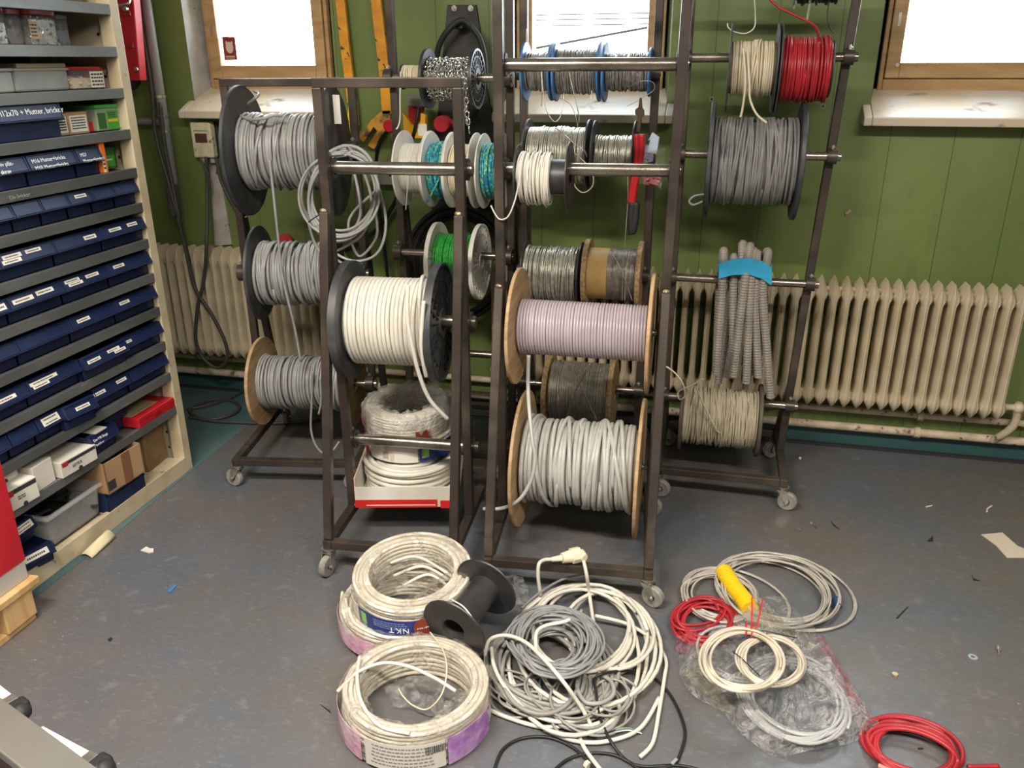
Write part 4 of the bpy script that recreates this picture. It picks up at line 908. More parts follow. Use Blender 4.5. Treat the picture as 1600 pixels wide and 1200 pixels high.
jar(2.356, 2.428, 1.702, .106, -2.18, .09, 'clear jar with red lid and dark fixings on the top shelf', lidred, 120, mat('dark_fixings', (.12, .10, .09), .5, .3), .5, 2)
jar(2.432, 2.566, 1.702, .108, -2.165, .11, 'big clear jar with red lid full of silver hex nuts', lidred, 420, nuts, .80, 3, (.02, .28, .18, .66, mat('kraft_label', (.45, .33, .2), .7)))
jar(2.572, 2.634, 1.702, .098, -2.18, .085, 'clear jar with few bolts beside the jar of hex nuts', lidclear, 40, mat('dark_bolts', (.06, .07, .10), .5), .55, 4)
jar(2.585, 2.742, 1.563, .074, -2.165, .12, 'low clear tub with red lid and cream plugs', lidred, 160, mat('cream_plugs', (.62, .52, .36), .5), .55, 5, (.55, .98, .06, .78, paper))
t, h = box_thing('carton', 'small orange red box squeezed behind the tub of cream plugs', 'box', (-2.30, 2.70, 1.563), (-2.19, 2.773, 1.632), mat('orange_red_card', (.62, .07, .02), .5))
t, h = box_thing('carton', 'flat dark carton just under the top picture edge on the upper shelf', 'box', (-2.35, 2.35, 1.84), (-2.18, 2.72, 1.90), mat('dark_card', (.15, .11, .08), .7))
# lower shelf: cartons of fixings, bins and a red case
def fix_box(lo, hi, label, yaw=0., face=True):
    t, h = box_thing('carton', label, 'box', lo, hi, wcard, 'white cartons of fixings', yaw)
    if face:
        b = MB(); b.b2((h[0], -h[1]*.92, h[2]*1.45), (h[0]+.0006, h[1]*.95, h[2]*1.85)); part('black_strip', b, ink, t, local=True)
        b = MB(); b.b2((h[0]+.0002, -h[1]*.92, h[2]*1.30), (h[0]+.0010, -h[1]*.62, h[2]*1.85)); part('red_square', b, redp, t, local=True)
        print_lines(t, h, .3, .55, .35, .55, 2); b = MB(); b.cyl((h[0]-.001, 0, 0.004), (h[0]+.0008, 0, .004), .009, 12); part('thumb_cut', b, ink, t, local=True)
    return t
fix_box((-2.28, 1.885, .31), (-2.100, 2.000, .385), 'white carton with red corner leaning out at the shelf edge', -4)
fix_box((-2.33, 1.88, .385), (-2.155, 1.985, .455), 'white carton with red corner stacked behind the shelf-edge carton')
fix_box((-2.33, 2.005, .31), (-2.125, 2.096, .40), 'plain white carton turned end-on with a grey stripe', 3, False)
t = fix_box((-2.34, 2.12, .31), (-2.105, 2.285, .368), 'flat white carton with red corner beside the handwritten blue bin', -3)
t = bin_(2.270, 2.415, .31, 'navy bin with white handwriting next to the flat white carton', h=.082, d=.26, pull=.012); write_on(t, ['Div M8 långa', 'brickor'], 2.285, .31+.060, .014, XS+.006)
b = MB(); b.b2((-2.19, 2.30, .395), (-2.11, 2.36, .40)); part('card_slip', b, wcard, t)
bin_(2.42, 2.545, .31, 'deep navy bin behind the red flat case', h=.115, d=.28, pull=-.05)
t, h = box_thing('flat_case', 'flat red metal case with a yellowed paper on its lid', 'case', (-2.36, 2.54, .31), (-2.118, 2.772, .352), red, bevel=.004)
b = MB(); b.b2((-h[0]*.9, -h[1]*.95, 2*h[2]), (h[0]*.7, h[1]*.5, 2*h[2]+.001)); part('paper_lid_card', b, mat('old_paper', (.42, .33, .20), .7), t, local=True)
b = MB(); b.b2((h[0], -h[1], 2*h[2]*.62), (h[0]+.001, h[1], 2*h[2]*.68)); b.b2((h[0], -.02, 2*h[2]*.45), (h[0]+.004, .02, 2*h[2]*.72)); part('clasp', b, mat('dark_red', (.35, .012, .02), .4), t, local=True)
# bottom shelf
tb = thing('plastic_tub', 'large clear plastic storage tub with dark contents on the bottom shelf', 'tub', (-2.33, 2.15, .065))
def tub_shell(x0, x1, y0, y1, z0, z1, m, par, rim=.014, tap=.012):
    V = []; q = [(x0+tap, y0+tap), (x1-tap, y0+tap), (x1-tap, y1-tap), (x0+tap, y1-tap)]; p = [(x0, y0), (x1, y0), (x1, y1), (x0, y1)]
    b = MB(); b.add([(*a, z0) for a in q]+[(*a, z1) for a in p], [(3, 2, 1, 0), (0, 1, 5, 4), (1, 2, 6, 5), (2, 3, 7, 6), (3, 0, 4, 7)]); part('tub_wall', b, m, par, bevel=.02, bseg=4, solid=.002)
    b = MB(); c = [(x0, y0), (x1, y0), (x1, y1), (x0, y1)]
    b.b2((x0-rim, y0-rim, z1-.014), (x1+rim, y0, z1)).b2((x0-rim, y1, z1-.014), (x1+rim, y1+rim, z1)).b2((x0-rim, y0, z1-.014), (x0, y1, z1)).b2((x1, y0, z1-.014), (x1+rim, y1, z1)); part('tub_rim', b, m, par, bevel=.005)
tub_shell(-2.49, -2.135, 2.035, 2.30, .066, .200, clearp, tb)
b = MB(); r = random.Random(5); b.b2((-2.47, 2.05, .07), (-2.15, 2.285, .10)); 
for _ in range(26): c = np.array([r.uniform(-2.45, -2.18), r.uniform(2.06, 2.27), r.uniform(.10, .17)]); e = np.array([r.uniform(-.07, .07), r.uniform(-.06, .06), r.uniform(-.02, .02)]); b.cyl(c-e, c+e, .007, 6)
part('contents', b, mat('dark_clutter', (.03, .03, .032), .55), tb)
t = bin_(1.885, 2.018, .065, 'small navy bin with a big label standing crooked on the bottom shelf', h=.072, d=.22, yaw=-14, labs=[(.5, .5, .085, .022)], pull=.025)
t = bin_(1.87, 2.0, .139, 'navy bin with a three line label stacked on the crooked bin', h=.08, d=.22, yaw=4, labs=[(.62, .74, .075, .012), (.62, .40, .075, .012)], pull=-.03)
t = thing('storage_bin', 'navy stacking bin under the open cardboard box', 'storage bin', (-2.25, 2.405, .065)); b = MB()
x0, x1, y0, y1, z0, z1 = -2.42, -2.118, 2.30, 2.515, .066, .148; b.b2((x0, y0, z0), (x1, y1, z0+.003)).b2((x0, y0, z0), (x0+.003, y1, z1)).b2((x1-.003, y0, z0), (x1, y1, z1)).b2((x0, y0, z0), (x1, y0+.003, z1)).b2((x0, y1-.003, z0), (x1, y1, z1)); part('bin_body', b, binblue, t, bevel=.001)
b = MB(); b.b2((x1, y0, z0+.055), (x1+.004, y1, z0+.060)).b2((x0, y0-.003, z1-.005), (x1+.004, y0, z1)).b2((x1, y0-.003, z1-.005), (x1+.004, y1, z1)); part('bin_rim', b, binblue, t)
t = thing('cardboard_box', 'open cardboard box with brown tape standing in a navy bin', 'box', (-2.21, 2.40, .15), rot('Z', -3)); b = MB(); w, d, hh, k = .098, .115, .125, .004
b.b2((-d, -w, 0), (d, w, k)).b2((-d, -w, 0), (-d+k, w, hh)).b2((d-k, -w, 0), (d, w, hh)).b2((-d, -w, 0), (d, -w+k, hh)).b2((-d, w-k, 0), (d, w, hh)); part('box_body', b, cardb, t, local=True)
b = MB(); b.b2((d, -.01, 0), (d+.0008, .035, hh)); part('brown_tape', b, mat('brown_tape', (.22, .10, .05), .35), t, local=True)
b = MB(); b.b2((d, -w+.004, .012), (d+.0008, -w+.042, .05)); part('print_mark', b, ink, t, local=True)
b = MB(); r = random.Random(9); b.b2((-d+k, -w+k, k), (d-k, w-k, hh*.6))
for _ in range(20): c = np.array([r.uniform(-.08, .08), r.uniform(-.07, .07), r.uniform(.07, .12)]); e = np.array([r.uniform(-.03, .03), r.uniform(-.03, .03), r.uniform(-.01, .02)]); b.cyl(c-e, c+e, .009, 6)
part('contents', b, MATS['dark_clutter'], t, local=True)
t = thing('cardboard_box', 'worn closed brown box at the far end of the bottom shelf', 'box', (-2.30, 2.69, .065), rot('Z', 6)); b = MB(); b.b2((-.11, -.075, 0), (.11, .075, .20)); part('box_body', b, mat('worn_cardboard', (.27, .17, .08), .8, c2=(.18, .11, .05), ns=12), t, local=True, bevel=.006)
b = MB(); b.b2((-.11, -.076, .195), (.11, -.002, .204)); b.b2((-.11, .002, .195), (.11, .076, .202)); part('flap', b, MATS['worn_cardboard'], t, local=True)

# ================================================================ things on the back wall
YB_ = YW
bd = thing('hose_hanger', 'black tapered board bolted to the wall between two windows', 'hose hanger', W(728, 300, Y=YB_-.01)); b = MB()
pl = [W(x, y, Y=YB_-.001) for x, y in [(701, 8), (745, 8), (751, 46), (760, 128), (768, 170), (776, 215), (780, 330), (676, 330), (680, 220), (688, 160), (697, 50)]]
b.prism(pl, (0, -.018, 0)); part('board', b, mat('black_board', (.022, .02, .019), .6, c2=(.045, .04, .037), ns=8), bd)
for x in (710, 736):
    b = MB(); p = W(x, 13, Y=YB_-.02); b.cyl(p, p+[0, -.006, 0], .012, 12); b.cyl(p+[0, -.006, 0], p+[0, -.014, 0], .007, 6); part('bolt', b, zinc, bd)
b = MB(); p = W(722, 41, Y=YB_-.02); b.b2(p+[-.018, -.06, -.012], p+[.018, .0, .018]); part('hook', b, black, bd, bevel=.004)
b = MB(); b.tube(spline([W(683, 88, Y=3.60), W(686, 72, Y=3.59), W(698, 50, Y=3.58), (W(722, 41, Y=3.585)+[0, 0, .022]), W(745, 52, Y=3.58), W(756, 85, Y=3.585), W(757, 130, Y=3.585), W(748, 165, Y=3.585), W(733, 189, Y=3.585), W(715, 194, Y=3.585)], 8), .0125, 8)
single('hose_loop', b, rubber, 'black hose draped over the hook of the tapered board', 'hose', smooth='all')
b = MB(); P = []
for k in range(6): P += list(ell(716+rnd.uniform(-4, 4), 412+rnd.uniform(-3, 3), 64+k*3.2, 76+k*2.6, 3.58-.012*(k % 3), 26, -90, 264))
b.tube(spline(P, 2), .011, 6); single('hose_coil', b, rubber, 'coil of black hose hanging behind the green rope reel', 'hose', smooth='all')
def bar(name, label, px_, w, th, m, extra=None, Y=YW-.03):
    P = np.array([W(x, y, Y=Y) for x, y in px_]); t = thing(name, label, 'pry bar', P[-1], None, 'yellow steel bars hung on the wall'); S_ = spline(P, 6); n = len(S_)
    T = np.gradient(S_, axis=0); T /= np.linalg.norm(T, axis=1)[:, None]; Nn = np.cross(T, [0, 1, 0]); Nn /= np.linalg.norm(Nn, axis=1)[:, None]
    V = []
    for i in range(n):
        for s, d in ((-1, 0), (1, 0), (1, -th), (-1, -th)): V.append(S_[i]+Nn[i]*s*w/2+np.array([0, d, 0]))
    F = [(i*4+j, i*4+(j+1) % 4, (i+1)*4+(j+1) % 4, (i+1)*4+j) for i in range(n-1) for j in range(4)]+[(3, 2, 1, 0), (n*4-4, n*4-3, n*4-2, n*4-1)]
    b = MB(); b.add(V, F); part('shaft', b, m, t, bevel=.002); return t
t = bar('pry_bar', 'orange painted pry bar with a yellow blunt end on the wall', [(532, -12), (537, 30), (541, 70), (546, 110), (552, 160)], .042, .02, yellow)
b = MB(); b.prism([W(x, y, Y=YW-.03) for x, y in [(548, 157), (559, 157), (562, 196), (548, 212), (545, 182)]], (0, -.02, 0)); part('tip', b, yellow2, t, bevel=.002)
t = bar('pry_bar', 'orange painted pry bar with a worn forked claw on the wall', [(588, -12), (594, 40), (601, 100), (605, 150), (607, 178)], .046, .02, yellow)
b = MB(); b.prism([W(x, y, Y=YW-.03) for x, y in [(600, 172), (613, 172), (611, 196), (587, 233), (577, 227), (592, 204), (586, 198), (571, 222), (563, 215), (581, 189)]], (0, -.02, 0)); part('claw', b, mat('worn_yellow', (.62, .30, .03), .5, c2=(.12, .08, .04), ns=18, lo=.5, hi=.62), t, bevel=.002)
# red industrial plugs and their box
pc = thing('power_connector', 'red and yellow industrial power plugs hanging behind the rope rack', 'plug', W(655, 230, Y=3.50)); Yc = 3.50
b = MB(); b.cyl(W(651, 148, Y=Yc), W(651, 165, Y=Yc), .042, 18); part('gland', b, mat('grey_gland', (.33, .35, .28), .5), pc, smooth=40)
b = MB(); b.cyl(W(651, 163, Y=Yc), W(648, 196, Y=Yc), .036, 18, .030); part('plug_body', b, redp, pc, smooth=40)
b = MB(); q = [W(x, y, Y=Yc-.03) for x, y in [(633, 176), (638, 182), (646, 196), (660, 190), (661, 176), (668, 180), (668, 215), (637, 215), (634, 200)]]; b.prism(q, (0, -.03, 0)); part('yellow_bracket', b, mat('yellow_plastic', (.80, .42, .015), .4), pc, bevel=.002)
b = MB(); p = W(660, 203, Y=Yc-.062); b.b2(p+[-.02, -.001, -.024], p+[.02, .001, .024]); part('rating_label', b, paper, pc)
for (x, y, r) in ((607, 197, .026), (689, 194, .034)):
    b = MB(); p = W(x, y, Y=Yc-.05); b.cyl(p, p+[0, .05, 0], r, 24); part('round_cap', b, red, pc, smooth=40, bevel=.004)
    b = MB(); b.cyl(W(x+4, y, Y=Yc), W(x+(28 if x > 650 else 12), y+(6 if x < 650 else -1), Y=Yc), .02, 12); part('socket_body', b, redp, pc, smooth=40)
b = MB(); b.tube(spline([W(655, 165, Y=3.44), W(650, 195, Y=3.43), W(645, 215, Y=3.44), W(640, 240, Y=3.46)], 6), .008, 8); part('lead', b, C_black, pc, smooth='all')
b = MB(); b.tube(spline([W(604, 205, Y=3.48), W(592, 225, Y=3.5), W(588, 260, Y=3.52), W(592, 320, Y=3.55), W(600, 380, Y=3.6), W(606, 440, Y=3.62)], 6), .008, 8); part('lead', b, C_black, pc, smooth='all')
b = MB(); b.tube(spline([W(625, 300, Y=3.6), W(600, 345, Y=3.62), W(570, 375, Y=3.63), W(540, 390, Y=3.64)], 6), .010, 8); single('wall_cable', b, C_black, 'black cable slanting down the wall behind the hanging grey hank', 'cable', smooth='all')
b = MB(); p = W(610, 272, Y=YW-.02); b.b2(p+[-.05, -.04, -.045], p+[.05, .019, .03]); single('socket_box', b, mat('grey_box', (.34, .34, .28), .5), 'grey socket box half hidden beside the white cord reel', 'socket box', bevel=.006)
b = MB(); b.cyl(W(446, 376, Y=YW-.06), W(446, 376, Y=YW-.002), .034, 20); single('red_socket', b, red, 'round red socket cap on the wall above the middle grey reel', 'socket', smooth=40, bevel=.004)
# switch box with leads, plank, conduit
sw = thing('switch_box', 'dirty beige switch box on the wall beside the conduit', 'switch box', W(318, 222, Y=YW-.05)); Yb = YW-.055
c0 = W(315, 219, Y=Yb); hw, hz = .054, .082
b = MB(); b.b2((c0[0]-hw, Yb, c0[2]-hz), (c0[0]+hw, Yb+.042, c0[2]+hz)); part('cover', b, mat('dirty_beige', (.76, .69, .51), .5, c2=(.62, .53, .36), ns=14, c3=(.2, .15, .1), ns3=40), sw, bevel=.008)
b = MB(); b.b2((c0[0]-hw+.004, Yb+.042, c0[2]-hz+.004), (c0[0]+hw+.012, YW+.0, c0[2]+hz)); part('back_case', b, black, sw, bevel=.004)
b = MB(); b.b2((c0[0]-.032, Yb-.002, c0[2]-.012), (c0[0]+.030, Yb+.001, c0[2]+.030)); part('window', b, mat('brown_glass', (.10, .05, .035), .15), sw)
b = MB(); b.b2((c0[0]-.036, Yb-.0008, c0[2]+.040), (c0[0]+.036, Yb+.001, c0[2]+.046)); part('green_line', b, mat('green_line', (.15, .32, .15), .5), sw)
for dx in (-.022, .03):
    b = MB(); b.cyl((c0[0]+dx, Yb+.03, c0[2]-hz+.002), (c0[0]+dx, Yb+.03, c0[2]-hz-.024), .017, 14); part('cable_gland', b, mat('grey_plastic', (.38, .38, .36), .5), sw, smooth=40)
for pts in ([(322, 245), (324, 300), (323, 380), (318, 440), (309, 480), (306, 530), (318, 560), (340, 575), (355, 560), (350, 530), (330, 490), (305, 450), (290, 390), (277, 340)], [(338, 248), (345, 280), (358, 310), (372, 335), (385, 352)], [(313, 247), (320, 262), (326, 275), (327, 295)]):
    b = MB(); b.tube(spline([W(x, y, Y=3.50+(.10 if y < 340 else 0)) for x, y in pts], 8), .0085 if len(pts) > 4 else .006, 8); part('lead', b, mat('dark_grey_cable', (.055, .052, .05), .5), sw, smooth='all')
b = MB(); q = [W(x, y, Y=YW-.012) for x, y in [(327, 256), (341, 256), (362, 382), (336, 384)]]; b.prism(q, (0, .0115, 0)); single('wall_plank', b, mat('flaking_white_plank', (.55, .51, .47), .8, c2=(.38, .34, .30), ns=9, c3=(.12, .1, .09), ns3=24, lo3=.62, hi3=.68), 'flaking white plank on the wall under the switch box', 'plank')
cdm = mat('grey_conduit_pipe', (.24, .235, .23), .5, c2=(.19, .185, .18), ns=9)
cp = thing('conduit_pipe', 'grey conduit pipe with black cables running down beside the shelving', 'pipe', W(270, 335, Y=3.6)); X0 = -2.555
b = MB(); b.cyl((X0, 3.6, .96), (X0, 3.6, 2.6), .0225, 14); part('pipe', b, cdm, cp, smooth=40)
b = MB(); b.cyl((X0+.005, 3.575, .955), (X0+.005, 3.575, 1.10), .030, 14); part('sleeve', b, mat('dark_sleeve', (.075, .068, .062), .55), cp, smooth=40)
for z in (1.50, 1.415, 1.345): b = MB(); b.lathe([(-.006, .0225), (-.006, .026), (.006, .026), (.006, .0225)], 16, 'z', c=(X0, 3.6, z)); part('clip', b, zinc, cp)
b = MB(); b.cyl((X0-.20, 3.63, 1.385), (X0, 3.63, 1.385), .017, 12); part('branch_pipe', b, cdm, cp, smooth=40)
b = MB(); b.tube(spline([W(214, 0, Y=3.57), W(236, 130, Y=3.57), W(243, 210, Y=3.56), W(262, 280, Y=3.55), W(278, 340, Y=3.53)], 6), .0085, 8); part('cable', b, MATS['dark_grey_cable'], cp, smooth='all')
b = MB(); b.tube(spline([W(250, 160, Y=3.56), W(258, 230, Y=3.555), W(270, 290, Y=3.55), W(281, 345, Y=3.53), W(296, 410, Y=3.52)], 6), .009, 8); part('cable', b, MATS['dark_grey_cable'], cp, smooth='all')
# red trolley frame behind the upright
tr = thing('hand_truck', 'red steel sack truck with black wheel behind the beige upright', 'hand truck', (-2.66, 3.45, 1.5)); pts = [(176, -25), (206, -25), (219, 126), (193, 126)]
b = MB(); b.prism([W(x, y, Y=3.46) for x, y in pts], (0, .05, 0)); part('frame', b, red, tr, bevel=.004)
for y in (20, 71): 
    b = MB(); p0, p1 = W(181+y*.07, y, Y=3.455), W(203+y*.085, y, Y=3.455); b.beam(p0, p1, .015, .02); part('rib', b, MATS['dark_red'], tr)
b = MB(); p = W(199, 14, Y=3.45); b.cyl(p, p+[0, -.02, 0], .010, 10); q = W(214, 108, Y=3.45); b.cyl(q, q+[0, -.01, 0], .008, 10); part('bolt', b, zinc, tr)
b = MB(); b.tube(spline([W(180, 9, Y=3.40), W(192, 8, Y=3.40), W(200, 5, Y=3.40), W(203, 0, Y=3.42), W(203, -4, Y=3.45)], 5), .006, 8); part('handle', b, zinc, tr, smooth='all')
b = MB(); Rm = axes((1, -.35, 0)); b.lathe([(-.025, .03), (-.025, .07), (-.015, .082), (.015, .082), (.025, .07), (.025, .03)], 28, 'x'); b.v = [v @ Rm.T+W(194, 113, Y=3.52) for v in b.v]; part('wheel', b, rubber, tr, smooth=40)
b = MB(); p = W(210, 31, Y=YW-.004); b.prism([p+[-.016, 0, -.02], p+[.018, 0, -.02], p+[.018, 0, .018], p+[-.016, 0, .018]], (0, .0038, 0)); o = single('wall_plate', b, zinc, 'small rusty plate screwed to the green wall beside the conduit', 'plate')
# worn screw holes in the green boards
hm = mat('bare_wood_hole', (.42, .33, .22), .8)
for i, (x, y, lab) in enumerate([(1112, 155, 'screw hole with bare wood below the cream cable reel'), (1286, 166, 'screw hole with bare wood below the red cable reel')]):
    b = MB(); p = W(x, y, Y=YW-.001); b.cyl(p, p+[0, .0008, 0], .010, 8); t = single('screw_hole', b, hm, lab, 'hole', 'old screw holes in the wall'); b = MB(); b.cyl(p+[0, -.0005, 0], p+[0, .0003, 0], .0055, 8); part('hole', b, ink, t)
b = MB(); p0, p1 = W(1322, 334, Y=YW-.004), W(1328, 329, Y=YW-.012); b.cyl(p0, p1, .008, 10); single('wooden_peg', b, mat('peg_wood', (.5, .42, .25), .7), 'little wooden peg stuck in the wall above the long radiator', 'peg')
# bolt cutter and plastic bag on rack E's pipe
bc = thing('bolt_cutter', 'red handled bolt cutter hanging upright from a rack pipe', 'bolt cutter', W(990, 370, Y=3.13)); Yk = 3.14
b = MB(); q = [W(x, y, Y=Yk) for x, y in [(1000, 152), (1003, 153), (1004, 168), (1007, 172), (1007, 180), (1003, 184), (1001, 206), (995, 206), (997, 182), (993, 178), (993, 171), (998, 167)]]; b.prism(q, (0, -.014, 0)); part('jaws', b, mat('rusty_jaw', (.055, .04, .032), .45, .6, c2=(.10, .07, .05), ns=20), bc, bevel=.002)
for pts, r in (([(1003, 210), (1002, 235), (998, 262), (992, 290), (988, 318)], .0125), ([(995, 210), (995, 235), (993, 262), (988, 290), (985, 318)], .0115)):
    b = MB(); b.tube(spline([W(x, y, Y=Yk-.008) for x, y in pts], 5), r, 8); part('handle', b, mat('cutter_red', (.42, .015, .02), .35), bc, smooth='all')
for pts in ([(988, 316), (986, 345), (987, 366)], [(994, 316), (992, 345), (988, 364)]):
    b = MB(); b.tube(spline([W(x, y, Y=Yk-.008) for x, y in pts], 5), .0145, 8); part('grip', b, rubber, bc, smooth='all')
def crumple(mb, P, amp, seed, nu=14, nv=14):
    """soft crumpled sheet over four corner points"""
    r = random.Random(seed); A, B_, C_, D_ = [np.array(p, float) for p in P]; n = np.cross(B_-A, D_-A); n /= np.linalg.norm(n); ph = [r.uniform(0, 6) for _ in range(8)]
    def fn(u, v):
        e = 16*u*(1-u)*v*(1-v); w = math.sin(7*u+ph[0])*math.cos(6*v+ph[1])+.6*math.sin(13*u+9*v+ph[2])+.5*math.cos(17*v-8*u+ph[3])
        ed = math.sin(9*u+ph[4])*.04+math.sin(11*v+ph[5])*.04
        u2, v2 = u+ed*math.sin(5*v+ph[6])*.8, v+ed*math.sin(6*u+ph[7])*.8
        return A*(1-u2)*(1-v2)+B_*u2*(1-v2)+C_*u2*v2+D_*(1-u2)*v2+n*(amp*w*(.35+.65*e))
    mb.grid(fn, nu, nv)
pb = thing('plastic_bag', 'clear plastic bag with a pale blue sachet hanging beside the bolt cutter', 'bag', W(1018, 290, Y=3.17))
b = MB(); b.prism([W(x, y, Y=3.18) for x, y in [(1003, 238), (1020, 206), (1031, 214), (1027, 240)]], (0, -.02, 0)); part('sachet', b, mat('pale_blue_sachet', (.42, .50, .60), .4), pb, bevel=.003)
b = MB(); b.prism([W(1009, 222, Y=3.158), W(1016, 218, Y=3.158), W(1013, 228, Y=3.158)], (0, .001, 0)); part('black_mark', b, ink, pb)
b = MB(); crumple(b, [W(1003, 238, Y=3.15), W(1040, 230, Y=3.15), W(1033, 292, Y=3.15), W(1004, 285, Y=3.15)], .012, 3); part('bag_skin', b, FILM, pb, smooth='all')
b = MB(); crumple(b, [W(1005, 278, Y=3.16), W(1032, 274, Y=3.16), W(1030, 290, Y=3.16), W(1006, 288, Y=3.16)], .01, 5); part('red_sachet', b, mat('red_sachet', (.35, .05, .05), .5), pb, smooth='all')
b = MB(); crumple(b, [W(1006, 240, Y=3.165), W(1022, 236, Y=3.165), W(1020, 252, Y=3.165), W(1007, 255, Y=3.165)], .004, 6); part('printed_sheet', b, mat('bluish_print', (.35, .33, .50), .5), pb, smooth='all')
# ================================================================ on the floor
# black cable lying beside the low rack
b = MB(); b.tube(spline([W(x, y, Z=.009) for x, y in [(292, 640), (330, 632), (368, 618), (385, 606)]]+[W(392, 602, Z=.012)], 6), .009, 7)
fc = thing('floor_cable', 'dark cable looped on the teal floor between shelving and rack', 'cable', W(330, 640, Z=0)); part('cable', b, MATS['dark_grey_cable'], fc, smooth='all')
b = MB(); b.tube(spline([W(x, y, Z=.010) for x, y in [(296, 652), (330, 655), (362, 648), (374, 636), (360, 626), (330, 625), (303, 636), (298, 645), (320, 656), (370, 660), (440, 661), (500, 655)]], 6), .0085, 7); part('cable', b, MATS['dark_grey_cable'], fc, smooth='all')

def coilpack(c, r0, r1, h, rw, m, t, seed, Rm=None, name='cable_coil', seg=44, jit=.25):
    r = random.Random(seed); path = []; nz = max(2, int(h/(2*rw))); nr = max(1, int((r1-r0)/(2*rw)))
    seqs = [(r0+rw, rw+(h-2*rw)*i/(nz-1)) for i in range(nz)]+[(r0+rw+(r1-r0-2*rw)*i/max(1, nr-1), h-rw+.0) for i in range(nr)]+[(r1-rw, h-rw-(h-2*rw)*i/(nz-1)) for i in range(nz)]
    n = len(seqs)*seg; k = np.arange(n+1)/seg; rad = np.interp(k, np.arange(len(seqs)), [q[0] for q in seqs])+smooth_noise(n+1, seg*.5, rw*jit*2, r); zz = np.interp(k, np.arange(len(seqs)), [q[1] for q in seqs])+smooth_noise(n+1, seg*.4, rw*jit*1.6, r)
    a = k*2*PI; N = np.stack([np.cos(a), np.sin(a), 0*a], 1); P = N*rad[:, None]; P[:, 2] = np.maximum(zz, rw)
    b = MB(); b.tube(P, rw, 6, N=N); b.lathe([(rw, r0+rw*1.3), (h-rw*1.4, r0+rw*1.3), (h-rw*1.4, r1-rw*1.3), (rw, r1-rw*1.3)], 48, 'z')
    M_ = np.eye(3) if Rm is None else Rm; b.v = [v @ M_.T+np.array(c) for v in b.v]
    return part(name, b, m, t, smooth='all')
def ringfilm(c, r0, r1, h, t, seed, Rm=None, m=None, amp=.006, name='film_wrap', a0=0, a1=360):
    r = random.Random(seed); ph = [r.uniform(0, 6) for _ in range(6)]; M_ = np.eye(3) if Rm is None else Rm; full = a1-a0 >= 360
    def fn(u, v):
        a = R_(a0)+u*R_(a1-a0); w = 2*PI*v; rm, hw = (r0+r1)/2, (r1-r0)/2+.004; x = hw*math.copysign(abs(math.cos(w))**.5, math.cos(w)); z = h/2+(h/2+.004)*math.copysign(abs(math.sin(w))**.5, math.sin(w))
        d = amp*(math.sin(9*a+ph[0]+3*math.sin(w))+.7*math.sin(17*a+2*w+ph[1])+.5*math.sin(31*a-3*w+ph[2])+.4*math.sin(5*w+7*a+ph[3]))*.5+amp*.3
        rr = rm+x+d*math.cos(w); zz = max(.001, z+d*math.sin(w)); return M_ @ np.array([rr*math.cos(a), rr*math.sin(a), zz])+np.array(c)
    b = MB(); b.grid(fn, 110 if full else 50, 20, full, True); return part(name, b, m or FILMW, t, smooth='all')
def band(c, r, z0, z1, a0, a1, m, t, name, Rm=None, n=24, th=.0008):
    M_ = np.eye(3) if Rm is None else Rm; V = []
    for i in range(n+1):
        a = R_(a0+(a1-a0)*i/n)
        for rr, z in ((r, z0), (r, z1), (r+th, z1), (r+th, z0)): V.append(M_ @ np.array([rr*math.cos(a), rr*math.sin(a), z])+np.array(c))
    F = [(i*4+j, i*4+(j+1) % 4, (i+1)*4+(j+1) % 4, (i+1)*4+j) for i in range(n) for j in range(4)]+[(3, 2, 1, 0), (4*n, 4*n+1, 4*n+2, 4*n+3)]
    b = MB(); b.add(V, F); return part(name, b, m, t)
def curved_text(s, c, r, z, a_mid, size, m, t, Rm=None, flip=True, gap=.8):
    M_ = np.eye(3) if Rm is None else Rm; step = math.degrees(size*gap/r); n = len(s)
    for i, ch in enumerate(s):
        a = R_(a_mid+(-(i-(n-1)/2) if flip else (i-(n-1)/2))*step); out = np.array([math.cos(a), math.sin(a), 0]); tan = np.array([-math.sin(a), math.cos(a), 0])
        rgt = -tan if flip else tan; up = np.array([0, 0, -1. if flip else 1.]); o = out*(r+.001)+np.array([0, 0, z])
        text(ch, t, M_ @ o+np.array(c), M_ @ rgt, M_ @ up, size, m, 'lettering', 'CENTER')
nblue = mat('deep_blue_label', (.015, .035, .22), .35); pinkw = mat('pink_print_wrap', (.62, .32, .48), .22, c2=(.74, .58, .62), ns=12, bump=.6, bs=25); violet = mat('violet_print_wrap', (.40, .17, .52), .22, c2=(.60, .40, .66), ns=18, bump=.6, bs=25)
labg = mat('label_green', (.28, .62, .16), .5); rbrown = mat('red_brown_sticker', (.22, .035, .02), .4)
G5 = 'wrapped coils of white cable'
